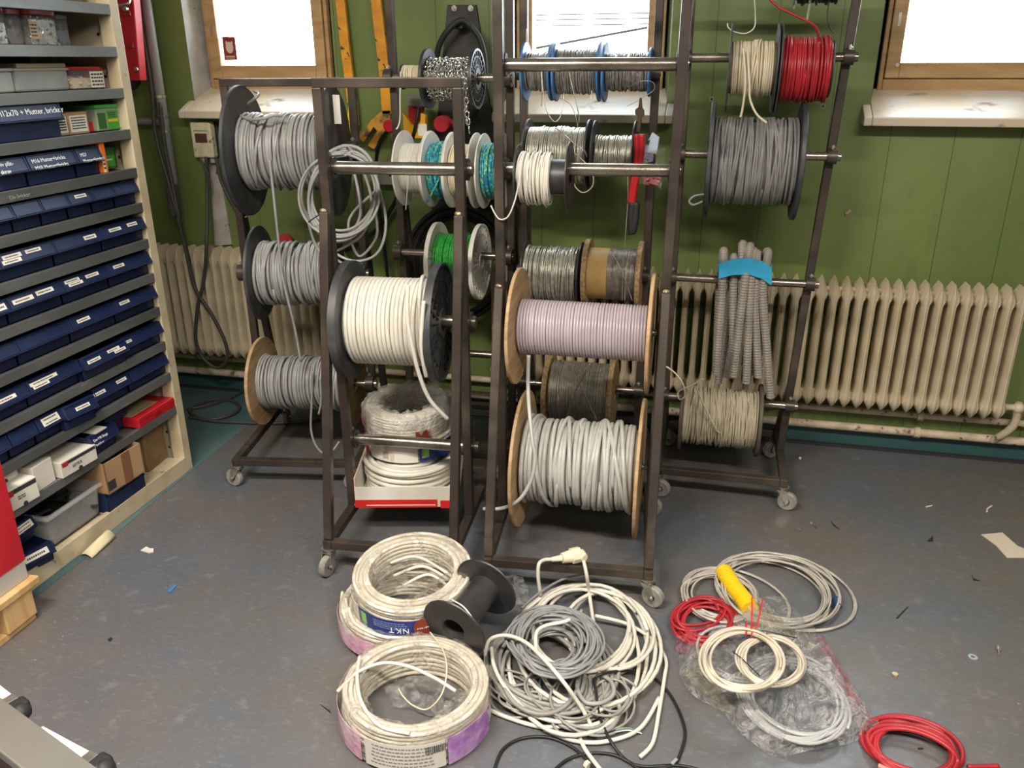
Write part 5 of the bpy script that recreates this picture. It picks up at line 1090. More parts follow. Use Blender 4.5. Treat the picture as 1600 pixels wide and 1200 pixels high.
# wrapped coil nearest the camera
c2 = np.array([-.670, 1.655, 0.]); k2 = thing('cable_coil', 'nearest ring of white cable in torn clear film with pink and violet print', 'cable coil', c2, None, G5)
coilpack(c2, .150, .196, .115, .0065, C_white, k2, 11, jit=.32); ringfilm(c2, .150, .196, .115, k2, 21)
band(c2, .2065, .012, .092, -150, -112, pinkw, k2, 'pink_print'); wl = band(c2, .2065, .012, .095, -108, -50, mat('white_wrap', (.72, .68, .62), .4), k2, 'white_label'); band(c2, .2065, .010, .095, -48, -5, violet, k2, 'violet_print'); band(c2, .2065, .02, .088, -185, -152, pinkw, k2, 'pink_print')
b = MB(); r = random.Random(3)
for i in range(6):
    a = -104+r.uniform(0, 3)
    while a < -60:
        w_ = r.uniform(1, 3.2); A0, A1 = R_(a), R_(a+w_); z = .026+.011*i; q = [c2+np.array([.2076*math.cos(x), .2076*math.sin(x), zz]) for x, zz in ((A0, z), (A1, z), (A1, z+.004), (A0, z+.004))]; b.prism(q, np.array([math.cos(A0), math.sin(A0), 0])*.0004); a += w_+.8
part('printed_line', b, mat('grey_print', (.25, .22, .22), .6), wl)
b = MB(); r = random.Random(4); a = -64.
while a < -50:
    w_ = r.uniform(.3, 1.1); A0, A1 = R_(a), R_(a+w_); q = [c2+np.array([.2077*math.cos(x), .2077*math.sin(x), zz]) for x, zz in ((A0, .062), (A1, .062), (A1, .085), (A0, .085))]; b.prism(q, np.array([math.cos(A0), math.sin(A0), 0])*.0004); a += w_+.5
part('barcode', b, ink, wl)
tail(k2, [W(527, 1081, Z=.10), W(560, 1050, Z=.125), W(600, 1036, Z=.135), W(640, 1042, Z=.13), W(680, 1060, Z=.11), W(712, 1080, Z=.085)], .0052, C_white)
tail(k2, [W(562, 1026, Z=.13), W(558, 1060, Z=.125), W(566, 1100, Z=.122), W(595, 1135, Z=.121), W(640, 1146, Z=.121)], .0052, C_white)
tail(k2, [W(672, 988, Z=.13), W(692, 1015, Z=.13), W(698, 1048, Z=.12), W(690, 1085, Z=.08), W(668, 1108, Z=.04), W(645, 1102, Z=.03), W(630, 1088, Z=.03), W(623, 1076, Z=.03)], .0022, C_cream)
for P_, s_ in (([(600, 1075, .02), (640, 1055, .05), (668, 1110, .02), (615, 1105, .01)], 4), ([(640, 1055, .03), (700, 1060, .03), (690, 1120, .01), (655, 1100, .01)], 6), ([(690, 1140, .11), (750, 1080, .11), (715, 1078, .03), (668, 1135, .05)], 8), ([(604, 1130, .02), (650, 1125, .02), (648, 1150, .01), (610, 1150, .01)], 9), ([(565, 1080, .11), (580, 1100, .11), (592, 1130, .03), (578, 1140, .10)], 10)):
    b = MB(); crumple(b, [W(x, y, Z=z) for x, y, z in P_], .012, s_); part('film_scrap', b, FILM if s_ in (4, 6, 9) else FILMW, k2, smooth='all')
for P_, s_ in (([(745, 1040, .07), (768, 1050, .08), (768, 1100, .05), (748, 1105, .07)], 3), ([(530, 1085, .07), (548, 1068, .10), (556, 1090, .11), (540, 1104, .05)], 5), ([(590, 1120, .12), (628, 1140, .12), (620, 1190, .0), (596, 1185, .0)], 7), ([(550, 1150, .02), (600, 1170, .02), (605, 1185, .0), (550, 1180, .0)], 12)):
    b = MB(); crumple(b, [W(x, y, Z=z) for x, y, z in P_], .012, s_); part('film_scrap', b, FILM, k2, smooth='all')
# two stacked coils behind it
c1 = np.array([-.835, 2.015, 0.]); k1 = thing('cable_coil', 'loose lower ring of white cable with pink print under the blue-labelled coil', 'cable coil', c1, None, G5)
coilpack(c1, .145, .195, .095, .0065, C_white, k1, 12, jit=.35); band(c1, .2065, .02, .08, -165, -60, pinkw, k1, 'pink_print'); ringfilm(c1, .145, .197, .095, k1, 22)
for P_ in ([(535, 925, .09), (533, 960, .07), (545, 985, .06), (575, 1000, .06), (610, 1005, .06)], [(540, 935, .10), (548, 965, .09), (580, 990, .09), (630, 998, .09), (690, 992, .09)], [(537, 975, .03), (550, 1000, .02), (580, 1015, .02), (600, 1018, .02)], [(545, 950, .1), (556, 975, .1), (600, 995, .1), (660, 997, .1)]):
    tail(k1, [W(x, y, Z=z) for x, y, z in P_], .0055, C_white, name='loose_turn')
cu = np.array([-.805, 2.03, .100]); Ru = rot('X', 7); ku = thing('cable_coil', 'ring of white cable with deep blue label on top of another ring', 'cable coil', cu, None, G5)
coilpack(cu, .130, .180, .105, .0065, C_white, ku, 13, Ru, jit=.35); ringfilm(cu, .130, .180, .105, ku, 23, Ru)
bl_ = band(cu, .1905, .012, .076, -128, -63, nblue, ku, 'blue_label', Ru); band(cu, .1905, .014, .074, -158, -129, mat('white_wrap', (.7, .66, .6), .4), ku, 'white_label', Ru); band(cu, .1914, .028, .066, -124, -117, labg, ku, 'green_square', Ru); band(cu, .1905, .012, .076, -62, -30, MATS['white_wrap'], ku, 'white_label', Ru)
curved_text('NKT', cu, .1922, .050, -84, .027, chalk, ku, Ru)
b = MB(); r = random.Random(6)
for i in range(4):
    a = -108.
    while a < -78:
        w_ = r.uniform(1, 3); A0, A1 = R_(a), R_(a+w_); z = .042+.0075*i; q = [Ru @ np.array([.1918*math.cos(x), .1918*math.sin(x), zz])+cu for x, zz in ((A0, z), (A1, z), (A1, z+.003), (A0, z+.003))]; b.prism(q, np.array([math.cos(A0), math.sin(A0), 0])*.0004); a += w_+.7
part('printed_line', b, mat('pale_blue_print', (.22, .30, .55), .5), ku)
a = R_(-62); o = Ru @ np.array([.1935*math.cos(a), .1935*math.sin(a), .05])+cu; nn = np.array([math.cos(a), math.sin(a), 0]); b = MB(); b.cyl(o-nn*.001, o+nn*.001, .030, 24); rs = part('round_sticker', b, rbrown, ku)
curved_text('X-press', cu, .1955, .052, -62, .010, chalk, ku, Ru, gap=.6)
for P_ in ([(610, 880, .16), (650, 870, .2), (690, 890, .16), (725, 915, .12)], [(615, 900, .14), (660, 885, .17), (700, 905, .13)], [(630, 915, .12), (670, 898, .15), (705, 920, .11)]):
    tail(ku, [W(x, y, Z=z) for x, y, z in P_], .0052, C_white, name='loose_turn')
for P_, s_ in (([(585, 890, .19), (635, 875, .2), (640, 925, .11), (590, 930, .13)], 14), ([(725, 885, .21), (640, 945, .20), (632, 938, .12), (700, 900, .12)], 15), ([(720, 870, .21), (732, 845, .2), (738, 880, .12), (728, 905, .12)], 16)):
    b = MB(); crumple(b, [W(x, y, Z=z) for x, y, z in P_], .012, s_); part('film_scrap', b, FILMW if s_ != 16 else FILM, ku, smooth='all')
# black spool tipped against the coils
s0, s1 = W(709, 983, Z=.155), W(759, 922, Z=.175); s1[2] = s0[2]+.03; v = s1-s0; L = np.linalg.norm(v)
bs = thing('empty_spool', 'nearly empty black plastic spool tipped against the blue-labelled coil', 'spool', (s0+s1)/2, axes(v))
for x, s in ((-L/2, -1), (L/2, 1)): 
    b = MB(); b.lathe([(x-.002, .038), (x-.002, .100), (x+.002, .102), (x+.002, .038)], 48, 'x'); part('flange', b, black, bs, local=True, smooth=40)
b = MB(); b.lathe([(-L/2, .034), (-L/2, .046), (L/2, .046), (L/2, .034)], 32, 'x'); part('drum', b, black, bs, local=True, smooth=40)
b = MB()
for k in range(6):
    a = np.linspace(0, 2*PI, 40); q = np.stack([np.full(40, -L/2+.006+.0045*k)+.003*np.sin(a+k), (.049+.001*(k % 2))*np.cos(a), (.049+.001*(k % 2))*np.sin(a)], 1); b.tube(q[:-1], .0022, 6, closed=True)
part('cord', b, C_white, bs, local=True, smooth='all')
tail(bs, [W(706, 937, Z=.21), W(728, 952, Z=.21), W(748, 985, Z=.17), W(756, 1015, Z=.10), W(757, 1040, Z=.03)], .0024, C_white)
b = MB(); q = s0-v/L*.0035; e = np.array([0, 0, 1.]); e = e-v/L*(e@v/L); e /= np.linalg.norm(e); f = np.cross(v/L, e); b.prism([q-e*.085-f*.02, q-e*.055-f*.035, q-e*.055+f*.02, q-e*.085+f*.012], -v/L*.0006); part('paper_label', b, mat('pinkish_label', (.42, .32, .30), .6), bs)
b = MB(); crumple(b, [W(762, 893, Z=.05), W(815, 900, Z=.04), W(835, 945, Z=.01), W(785, 955, Z=.03)], .02, 31, 18, 18); single('film_scrap', b, FILM, 'crumpled clear film lying under the black spool by the front rack', 'film', smooth='all')

# tangle of cables in the middle
def pcoil(turns, cx, cy, rx, ry, z0, z1, jit=4., tilt=0., seed=1, n=34, a0=0.):
    r = random.Random(seed); N_ = int(turns*n)+1; a = np.linspace(0, turns*2*PI, N_)+R_(a0)
    X_ = cx+smooth_noise(N_, n*.6, jit, r); Y_ = cy+smooth_noise(N_, n*.6, jit*.8, r); RX = rx+smooth_noise(N_, n*.5, jit*1.2, r); RY = ry+smooth_noise(N_, n*.5, jit, r); zz = (z0+z1)/2+smooth_noise(N_, n*.4, (z1-z0)/2, r)
    T = R_(tilt); u, v = RX*np.cos(a), RY*np.sin(a)
    return np.array([W(X_[i]+u[i]*math.cos(T)-v[i]*math.sin(T), Y_[i]+u[i]*math.sin(T)+v[i]*math.cos(T), Z=zz[i]) for i in range(N_)])
def floor_coil(name, label, cat, rw, m, loops, group=None, tails=()):
    c = np.mean([l.mean(0) for l in loops], 0); c[2] = 0; t = thing(name, label, cat, c, None, group)
    for l in loops:
        b = MB(); l = l.copy(); l[:, 2] = np.maximum(l[:, 2], rw); b.tube(l, rw, 7); part('loops', b, m, t, smooth='all')
    for q in tails: tail(t, [W(x, y, Z=max(z, rw)) for x, y, z in q], rw, m)
    return t
C_floorgrey = mat('cable_cool_grey', (.275, .285, .29), .4, c2=(.22, .225, .23), ns=14)
C_warmgrey = mat('cable_warm_grey', (.33, .315, .29), .42, c2=(.26, .25, .23), ns=14)
GT = 'cables heaped on the floor'
floor_coil('cable_heap', 'thick warm grey cable in long loops under the heap', 'cable coil', .0062, C_warmgrey, [pcoil(9, 862, 1040, 92, 66, .01, .045, 9, 12, 41), pcoil(5, 845, 1050, 75, 62, .015, .05, 10, 35, 42)], GT)
floor_coil('cable_heap', 'messy thin grey cable spilling at the foot of the heap', 'cable coil', .0036, C_warmgrey, [pcoil(6, 905, 1090, 62, 44, .006, .045, 18, 20, 43), pcoil(4, 950, 1080, 38, 34, .006, .05, 12, 0, 44), pcoil(3, 830, 1095, 32, 24, .006, .03, 10, 0, 45), pcoil(3, 800, 1080, 40, 30, .006, .03, 12, 30, 46)], GT)
wl_ = floor_coil('extension_lead', 'white extension lead in wide loops with its plug and socket at the back', 'extension lead', .0062, C_white,
    [pcoil(2.4, 925, 1010, 102, 92, .01, .05, 10, 0, 51, a0=200), pcoil(2.5, 900, 1030, 118, 108, .008, .04, 10, 20, 52, a0=120), pcoil(3.2, 905, 985, 82, 70, .02, .07, 9, 0, 53), pcoil(2.6, 950, 985, 62, 62, .015, .05, 8, 0, 54)], GT,
    [[(845, 930, .04), (841, 903, .11), (842, 882, .155), (850, 875, .158), (862, 874, .155)], [(912, 876, .155), (917, 900, .12), (921, 930, .04), (928, 975, .02)]])
b = MB(); p0, p1, p2, p3, p4 = [W(x, y, Z=.158) for x, y in ((862, 874), (878, 872), (892, 869), (906, 866), (914, 872))]
b.cyl(p0, p1, .0075, 12, .011); b.cyl(p1, p2, .017, 14, .021); part('plug', b, mat('cream_plastic', (.78, .70, .52), .4), wl_, smooth=40)
b = MB(); b.cyl(p2, p3, .0265, 8); b.cyl(p3, p4, .020, 12, .013); part('socket', b, MATS['cream_plastic'], wl_, smooth=30, bevel=.002)
floor_coil('cable_heap', 'grey cable ring lying neatly on top of the heap', 'cable coil', .0040, C_floorgrey, [pcoil(17, 868, 1003, 64, 47, .07, .12, 9.5, 6, 61), pcoil(5, 862, 1002, 52, 38, .07, .11, 7, 6, 62), pcoil(4, 868, 1012, 34, 26, .05, .08, 6, 0, 63)], GT,
    [[(815, 950, .08), (845, 925, .07), (880, 905, .06), (925, 894, .05)]])
floor_coil('white_cable', 'white cable crossing over the grey ring and trailing to the front', 'cable', .0058, C_white, [spline([W(x, y, Z=z) for x, y, z in [(905, 1057, .02), (915, 1100, .03), (926, 1140, .03)]], 6)[:2]], GT,
    [[(757, 1025, .05), (765, 1000, .09), (790, 993, .12), (820, 1003, .135), (850, 1030, .135), (880, 1065, .12), (905, 1100, .06), (922, 1130, .02), (930, 1150, .01)], [(768, 1012, .06), (772, 1040, .06), (790, 1075, .04), (830, 1115, .03), (890, 1128, .03), (945, 1106, .03)],
     [(838, 1020, .1), (838, 990, .12), (852, 978, .12), (880, 972, .12), (890, 968, .12)], [(758, 1105, .01), (790, 1120, .01), (840, 1135, .01), (880, 1135, .01)], [(905, 1150, .01), (915, 1172, .01), (940, 1205, .01)], [(850, 1140, .01), (900, 1158, .01), (950, 1158, .01), (1000, 1138, .01), (1030, 1090, .01)], [(1000, 1183, .008), (1020, 1160, .01), (1030, 1110, .01), (1038, 1060, .01), (1040, 1030, .012), (1020, 1000, .02), (980, 975, .03), (930, 962, .04)]])
floor_coil('cable_heap', 'stiff pale grey cable with a bow at the edge of the heap', 'cable coil', .0062, C_grey, [spline([W(x, y, Z=z) for x, y, z in [(905, 1052, .04), (902, 1075, .05), (915, 1097, .05), (940, 1098, .05), (958, 1085, .05), (955, 1065, .05), (935, 1052, .05)]], 8), spline([W(x, y, Z=z) for x, y, z in [(852, 1105, .02), (872, 1130, .02), (910, 1143, .02), (950, 1140, .02), (968, 1115, .02), (965, 1095, .03)]], 8)], GT)
b = MB(); q = [(931, 1080, .05), (930, 1060, .055), (945, 1052, .06), (985, 1048, .02), (1020, 1058, .006), (1050, 1090, .006), (1070, 1140, .006), (1062, 1180, .006), (1050, 1196, .006), (1020, 1202, .006)]
bk = thing('black_cable', 'thin black cable in open loops reaching the bottom edge', 'cable', W(960, 1150, Z=0))
tail(bk, [W(x, y, Z=z) for x, y, z in q], .0042, C_black, name='loop'); tail(bk, [W(x, y, Z=z) for x, y, z in [(931, 1080, .05), (936, 1115, .03), (950, 1150, .02), (970, 1180, .006), (1000, 1203, .006)]], .0042, C_black, name='loop')
tail(bk, [W(x, y, Z=.005) for x, y in [(770, 1210), (785, 1172), (815, 1154), (855, 1152), (890, 1165), (915, 1185), (935, 1210)]], .0042, C_black, name='loop'); tail(bk, [W(x, y, Z=.005) for x, y in [(860, 1210), (885, 1188), (920, 1177), (960, 1180), (1000, 1197), (1060, 1196), (1100, 1205)]], .0042, C_black, name='loop')
b = MB(); b.cyl(W(1049, 1195, Z=.007), W(1057, 1187, Z=.007), .0055, 10); part('tape_band', b, mat('grey_tape', (.3, .31, .33), .4), bk, smooth=40)
tw = thing('bare_wire_end', 'short stripped wire ends sticking out from the heap', 'wire', W(985, 1140, Z=0))
for dx, c_ in ((0, mat('wire_green', (.2, .35, .06), .5)), (2, mat('wire_blue', (.1, .2, .4), .5)), (4, mat('wire_white', (.7, .7, .66), .5))):
    tail(tw, [W(962, 1140+dx, Z=.015), W(980, 1137+dx, Z=.02), W(992, 1141+dx*.5, Z=.012), W(1003, 1145+dx*.4, Z=.006)], .0014, c_, name='wire')
b = MB(); b.cyl(W(915, 1193, Z=.006), W(920, 1197, Z=.006), .010, 8); single('cable_stub', b, C_cream, 'cut cream cable stub at the bottom edge of the picture', 'cable piece')

# clear hose, yellow sleeve, red hose, bag of tubing
floor_coil('hose_coil', 'wide loops of pale clear hose held by the yellow sleeve', 'hose coil', .0038, C_clear, [pcoil(13, 1214, 924, 88, 50, .006, .045, 9, 14, 71), pcoil(2.2, 1228, 923, 112, 56, .004, .012, 3, 16, 72, a0=150), pcoil(9, 1128, 930, 55, 35, .006, .035, 7, 8, 73), pcoil(2., 1150, 935, 88, 42, .004, .012, 3, 18, 74, a0=160)], None)
b = MB(); corr(b, [W(1131, 893, Z=.035), W(1145, 915, Z=.04), W(1160, 934, Z=.04), W(1172, 952, Z=.04)], .028, .0125, .11, 18); single('yellow_sleeve', b, mat('bright_yellow_plastic', (.85, .56, .01), .35), 'bright yellow corrugated sleeve gathering the clear hose', 'sleeve', smooth=False)
b = MB(); b.cyl(W(1307, 936, Z=.02), W(1309, 948, Z=.02), .012, 10); single('blue_tape', b, mat('dark_blue_tape', (.02, .05, .15), .4), 'dark blue tape band on the clear hose loops', 'tape', smooth=40)
GR2 = 'coils of red hose'
floor_coil('red_hose', 'coil of red hose half under the clear bag beside the clear hose', 'hose coil', .0048, C_red, [pcoil(9, 1102, 972, 44, 30, .006, .04, 7, -8, 81), pcoil(6, 1092, 962, 38, 22, .006, .05, 6, -12, 82)], GR2)
rh = floor_coil('red_hose', 'coil of thick red hose at the bottom edge', 'hose coil', .0062, C_red, [pcoil(7, 1428, 1172, 66, 36, .008, .035, 7, 18, 83), pcoil(1.4, 1425, 1166, 80, 42, .006, .01, 2, 16, 84, a0=160)], GR2)
tail(rh, [W(1372, 1196, Z=.02), W(1400, 1208, Z=.02)], .0062, mat('pink_end', (.6, .25, .2), .5), name='cut_end'); tail(rh, [W(1512, 1198, Z=.007), W(1560, 1197, Z=.007)], .006, C_red)
ol = [(1066, 1012), (1062, 1052), (1085, 1088), (1128, 1112), (1150, 1140), (1192, 1172), (1216, 1182), (1270, 1172), (1332, 1160), (1364, 1132), (1345, 1092), (1308, 1035), (1280, 992), (1255, 968), (1222, 938), (1178, 934), (1150, 962), (1104, 985)]
O = spline([W(x, y, Z=.003) for x, y in ol], 5, True); cen = np.array([*W(1215, 1062, Z=0)[:2], 0]); r = random.Random(77); ph = [r.uniform(0, 6) for _ in range(8)]
tbg = thing('tubing_bag', 'big clear plastic bag with coiled clear tubing inside', 'bag', cen)
def bagf(u, v, top=1.):
    i = u*len(O); k = int(i) % len(O); f_ = i-int(i); p = O[k]*(1-f_)+O[(k+1) % len(O)]*f_; q = p*(1-v)+cen*v; s = math.sqrt(max(0, 1-(1-v)**2.2)); a = 2*PI*u
    w = .014*(math.sin(7*a+9*v+ph[0])+.8*math.sin(13*a-14*v+ph[1])+.6*math.sin(23*a+11*v+ph[2])+.5*math.sin(34*a-5*v+ph[4])); q = q.copy(); q[2] = .003+(.062*s+w*min(1, v*4)*(.5+.5*(1-v)))*top; q[2] = max(q[2], .002); return q
b = MB(); b.grid(lambda u, v: bagf(u, v*.999), 120, 22, True, False); part('bag_skin', b, FILM2, tbg, smooth='all')
tubm = mat('glassy_tubing', (.62, .63, .62), .15, alpha=.55, spec=.9)
b = MB(); b.tube(pcoil(16, 1240, 1092, 82, 55, .008, .04, 9, 28, 91), .0045, 6); part('tubing', b, tubm, tbg, smooth='all')
b = MB(); b.tube(pcoil(5, 1150, 1020, 60, 40, .01, .04, 8, 20, 92), .0045, 6); part('tubing', b, tubm, tbg, smooth='all')
for P_, s_, m_ in (([(1056, 995, .05), (1088, 985, .05), (1085, 1025, .02), (1058, 1018, .02)], 41, film('pink_film', (1, .66, .70), .10, .4)), ([(1160, 962, .08), (1180, 928, .09), (1270, 1010, .03), (1240, 1030, .05)], 42, film('warm_reflection_film', (1, .95, .84), .08, .45)), ([(1066, 1050, .03), (1095, 1020, .07), (1150, 1120, .04), (1125, 1110, .01)], 43, MATS['warm_reflection_film']), ([(1190, 1165, .02), (1222, 1150, .05), (1230, 1185, .005), (1205, 1182, .005)], 44, FILM), ([(1268, 985, .05), (1290, 1000, .05), (1368, 1130, .02), (1350, 1140, .02)], 45, MATS['pink_film']), ([(1338, 1118, .03), (1372, 1125, .03), (1365, 1160, .01), (1345, 1155, .01)], 46, FILM)):  # warm tint on two folds paints in the reflection of the warm lamps
    b = MB(); crumple(b, [W(x, y, Z=z) for x, y, z in P_], .012, s_, 16, 16); part('bag_fold', b, m_, tbg, smooth='all')
def ringtube(name, label, cx, cy, rx, ry, z, turns, rw, m, seed, tilt=0, jit=3.2):
    return floor_coil(name, label, 'tube coil', rw, m, [pcoil(turns, cx, cy, rx, ry, z-.012, z+.012, jit, tilt, seed)], 'milky tube coils on the bag')
ringtube('tube_coil', 'milky tube ring lying on the bag half under the red-tied ring', 1206, 1034, 48, 36, .088, 12, .0038, C_milky, 95, 10, 4.5)
rt = ringtube('tube_coil', 'milky tube ring tied with a red cable tie on the bag', 1160, 1031, 60, 46, .112, 12, .0044, C_milky, 96, 10, 4.5)
b = MB(); p = W(1170, 983, Z=.112); 
for d_ in (-.008, .008): 
    a_ = np.linspace(0, 2*PI, 18)[:-1]; b.tube(np.stack([np.full(17, p[0]+d_), p[1]+.021*np.cos(a_), p[2]+.019*np.sin(a_)], 1), .0022, 6, closed=True)
for q in ([(1174, 982, .132), (1175, 960, .14), (1175, 934, .15)], [(1181, 982, .132), (1187, 960, .14), (1192, 936, .15)]): b.tube(spline([W(x, y, Z=z) for x, y, z in q], 5), .0022, 6)
part('red_cable_tie', b, mat('red_tie', (.70, .02, .02), .4), rt)
b = MB(); b.tube(spline([W(1145, 1018, Z=.1), W(1160, 1030, Z=.1), W(1188, 1057, Z=.1)], 5), .0016, 5); b.tube(spline([W(1190, 985, Z=.09), W(1215, 990, Z=.085), W(1245, 997, Z=.07)], 5), .0016, 5); part('black_tie', b, C_black, tbg)

# carton with wrapped coils standing on the base rails of the low front rack
ct = thing('carton', 'open white carton with red edge holding a stack of wrapped coils', 'box', W(632, 770, Z=.132)); ZB = .132; A0 = W(556, 794, Z=ZB); A1 = W(712, 793, Z=ZB); ex = (A1-A0); wd = np.linalg.norm(ex); ex /= wd; ey = np.array([-ex[1], ex[0], 0]); EZ = np.array([0, 0, 1.]); dp = .42
Rc = np.array([ex, ey, EZ]).T; mid = (A0+A1)/2
def cbox(lo, hi, m, nm, bevel=0): b = MB(); b.b2(lo, hi); b.v = [v @ Rc.T+mid for v in b.v]; return part(nm, b, m, ct, bevel=bevel)
cbox((-wd/2-.008, .02, .0), (wd/2+.008, dp, .004), wcard, 'box_bottom'); cbox((-wd/2, 0, .004), (wd/2, .004, .085), wcard, 'box_front'); cbox((-wd/2, dp-.004, .004), (wd/2, dp, .16), wcard, 'box_back'); cbox((-wd/2, .004, .004), (-wd/2+.004, dp-.004, .12), wcard, 'box_side'); cbox((wd/2-.004, .004, .004), (wd/2, dp-.004, .12), wcard, 'box_side')
cbox((-wd/2-.001, -.0012, .002), (wd/2*.64, 0.0, .034), mat('red_card', (.60, .02, .02), .45), 'red_edge'); cbox((wd/2*.70, -.004, -.0), (wd/2+.004, -.0002, .030), MATS['red_card'], 'red_flap'); cbox((-wd/2+.04, -.0018, .010), (wd/2*.6, -.0012, .014), wcard, 'torn_print'); cbox((-wd/2-.0012, .0, .02), (-wd/2, dp*.5, .12), MATS['red_card'], 'red_side')
lowr = wd/2-.006; cc = mid+ey*(.03+lowr)+EZ*.005; lowc = thing('cable_coil', 'thick white cable ring lying in the open carton', 'cable coil', cc, None, G5)
coilpack(cc, .105, lowr, .125, .0100, C_white, lowc, 14, jit=.5)
mc = mid+ey*.255+EZ*.131; mcoil = thing('cable_coil', 'wrapped coil with red and blue print in the middle of the carton stack', 'cable coil', mc, None, G5)
coilpack(mc, .105, .165, .085, .0055, C_white, mcoil, 15); ringfilm(mc, .105, .167, .085, mcoil, 24); band(mc, .1745, .01, .075, -60, 0, nblue, mcoil, 'blue_label'); band(mc, .1752, .025, .06, -57, -48, labg, mcoil, 'green_square'); band(mc, .1745, .0, .08, -175, -140, MATS['red_card'], mcoil, 'red_label'); band(mc, .1745, .01, .075, -128, -62, MATS['white_wrap'], mcoil, 'white_label')
b = MB()
for k in range(9):
    A_ = R_(-106+k*.9); q = [mc+np.array([.1754*math.cos(x), .1754*math.sin(x), zz]) for x, zz in ((A_, .02), (A_+.008, .02), (A_+.008, .05), (A_, .05))]; b.prism(q, np.array([math.cos(A_), math.sin(A_), 0])*.0004)
part('barcode', b, MATS['grey_print'], mcoil)
uc = mc+EZ*.093+ex*-.008; ucoil = thing('cable_coil', 'topmost milky wrapped coil of the carton stack under the white reel', 'cable coil', uc, None, G5); Rt = rot('X', 5)
coilpack(uc, .100, .155, .095, .0055, C_white, ucoil, 16, Rt); ringfilm(uc, .094, .160, .100, ucoil, 25, Rt, film('thick_milky_film', (1, .97, .92), .30, .62, 9., .5), .009); band(uc, .1685, .02, .05, -165, -150, MATS['red_card'], ucoil, 'red_label', Rt); band(uc, .1685, .015, .05, -60, -40, rbrown, ucoil, 'red_label', Rt)
band(uc, .1685, .012, .03, -130, -70, MATS['white_wrap'], ucoil, 'white_label', Rt)
# pallet with red cabinet at the shelf end
pa = thing('pallet', 'pine pallet corner under the red cabinet', 'pallet', (-2.25, 1.50, 0)); pc0 = W(40, 972, Z=0); px_ = -2.0; 
b = MB(); b.b2((-2.8, 1.05, .118), (-1.978, 1.806, .142)); part('deck_board', b, wood, pa, bevel=.003)
for y in (1.12, 1.66):
    b = MB(); b.b2((-2.12, y, .022), (-1.985, y+.115, .118)); part('block', b, wood, pa, bevel=.004)
b = MB(); b.b2((-2.12, 1.05, .0), (-1.995, 1.775, .022)); part('runner', b, wood, pa, bevel=.002)
cb = thing('red_cabinet', 'red cabinet with a pale foot band standing on the pallet', 'cabinet', (-2.4, 1.3, .142)); b = MB(); b.b2((-2.8, .9, .205), (-2.0, 1.795, .62)); part('cabinet_body', b, red, cb, bevel=.004); b = MB(); b.b2((-2.795, .905, .142), (-2.003, 1.792, .205)); part('foot_band', b, mat('pale_grey_band', (.48, .46, .42), .5), cb, bevel=.003)
# step ladder lying in the near corner
ld = thing('step_ladder', 'aluminium step ladder end with black rubber feet in the near corner', 'ladder', W(60, 1190, Z=0)); hz = .30
e0, e1 = W(-72, 1080, Z=hz), W(132, 1236, Z=hz); d = (e1-e0)/np.linalg.norm(e1-e0); n_ = np.array([-d[1], d[0], 0.]); 
if n_ @ (e0-EYEP)*1 < 0: n_ = -n_
b = MB(); b.beam(e0-d*.4, e1+d*.4, .085, .026); part('side_rail', b, alu, ld, bevel=.004)
for (xa, ya, xb, yb) in ((-38, 1056, 26, 1108), (84, 1160, 154, 1198)):
    a_, c_ = W(xa, ya, Z=hz-.035), W(xb, yb, Z=hz-.035); dd = (c_-a_)/np.linalg.norm(c_-a_)
    b = MB(); b.beam(a_-dd*.05, c_-dd*.035, .024, .03); part('step', b, mat('pale_tread', (.72, .66, .58), .5, c2=(.6, .54, .46), ns=40, stretch=(1, 8, 1)), ld, bevel=.002)
    b = MB(); b.beam(c_-dd*.040, c_-dd*.012, .028, .034); part('metal_sleeve', b, zinc, ld, bevel=.003)
    b = MB(); b.beam(c_-dd*.014, c_+dd*.022, .050, .040); b.sphere(c_+dd*.018, (.024, .024, .022), 12, 8); part('rubber_foot', b, rubber, ld, bevel=.008, smooth=40)
for q in (-.9, 1.6):
    p = e0*(1-q)+e1*q; b = MB(); b.beam(p*[1, 1, 0]+EZ*.001+n_*.02, p+n_*.02-EZ*.012, .03, .05, up=(1, 0, 0)); part('leg', b, alu, ld)
# bits and pieces
def flat(name, label, cat, px_, m, th=.0012, Z=.001, curl=0., group=None):
    P = [W(x, y, Z=Z) for x, y in px_]; b = MB(); b.prism(P, (0, 0, th)); return single(name, b, m, label, cat, group)
pp = [W(124, 868, Z=.003), W(144, 872, Z=.004), W(181, 838, Z=.012), W(165, 829, Z=.045)]
b = MB(); A, B_, C_2, D_ = pp; b.grid(lambda u, v: A*(1-u)*(1-v)+B_*u*(1-v)+C_2*u*v+D_*(1-u)*v+np.array([0, 0, .012*math.sin(PI*u)]), 8, 4); single('paper_sheet', b, mat('yellowed_paper', (.66, .58, .36), .7), 'curled yellowed paper leaning at the foot of the shelving', 'paper', solid=.001, smooth='all')
flat('cardboard_scrap', 'pale torn cardboard piece on the dark floor near the radiator', 'cardboard', [(1533, 836), (1566, 833), (1590, 854), (1600, 858), (1600, 872), (1573, 872), (1556, 853)], mat('pale_card', (.62, .54, .42), .8), .003)
flat('paper_scrap', 'small torn white paper scrap on the open floor', 'paper', [(220, 861), (229, 855), (234, 858), (240, 858), (240, 863), (233, 865)], wcard, .004)
flat('blue_strip', 'small blue plastic strip on the open floor', 'plastic strip', [(261, 925), (273, 914), (276, 916), (266, 927)], mat('blue_strip', (.06, .18, .42), .4), .003)
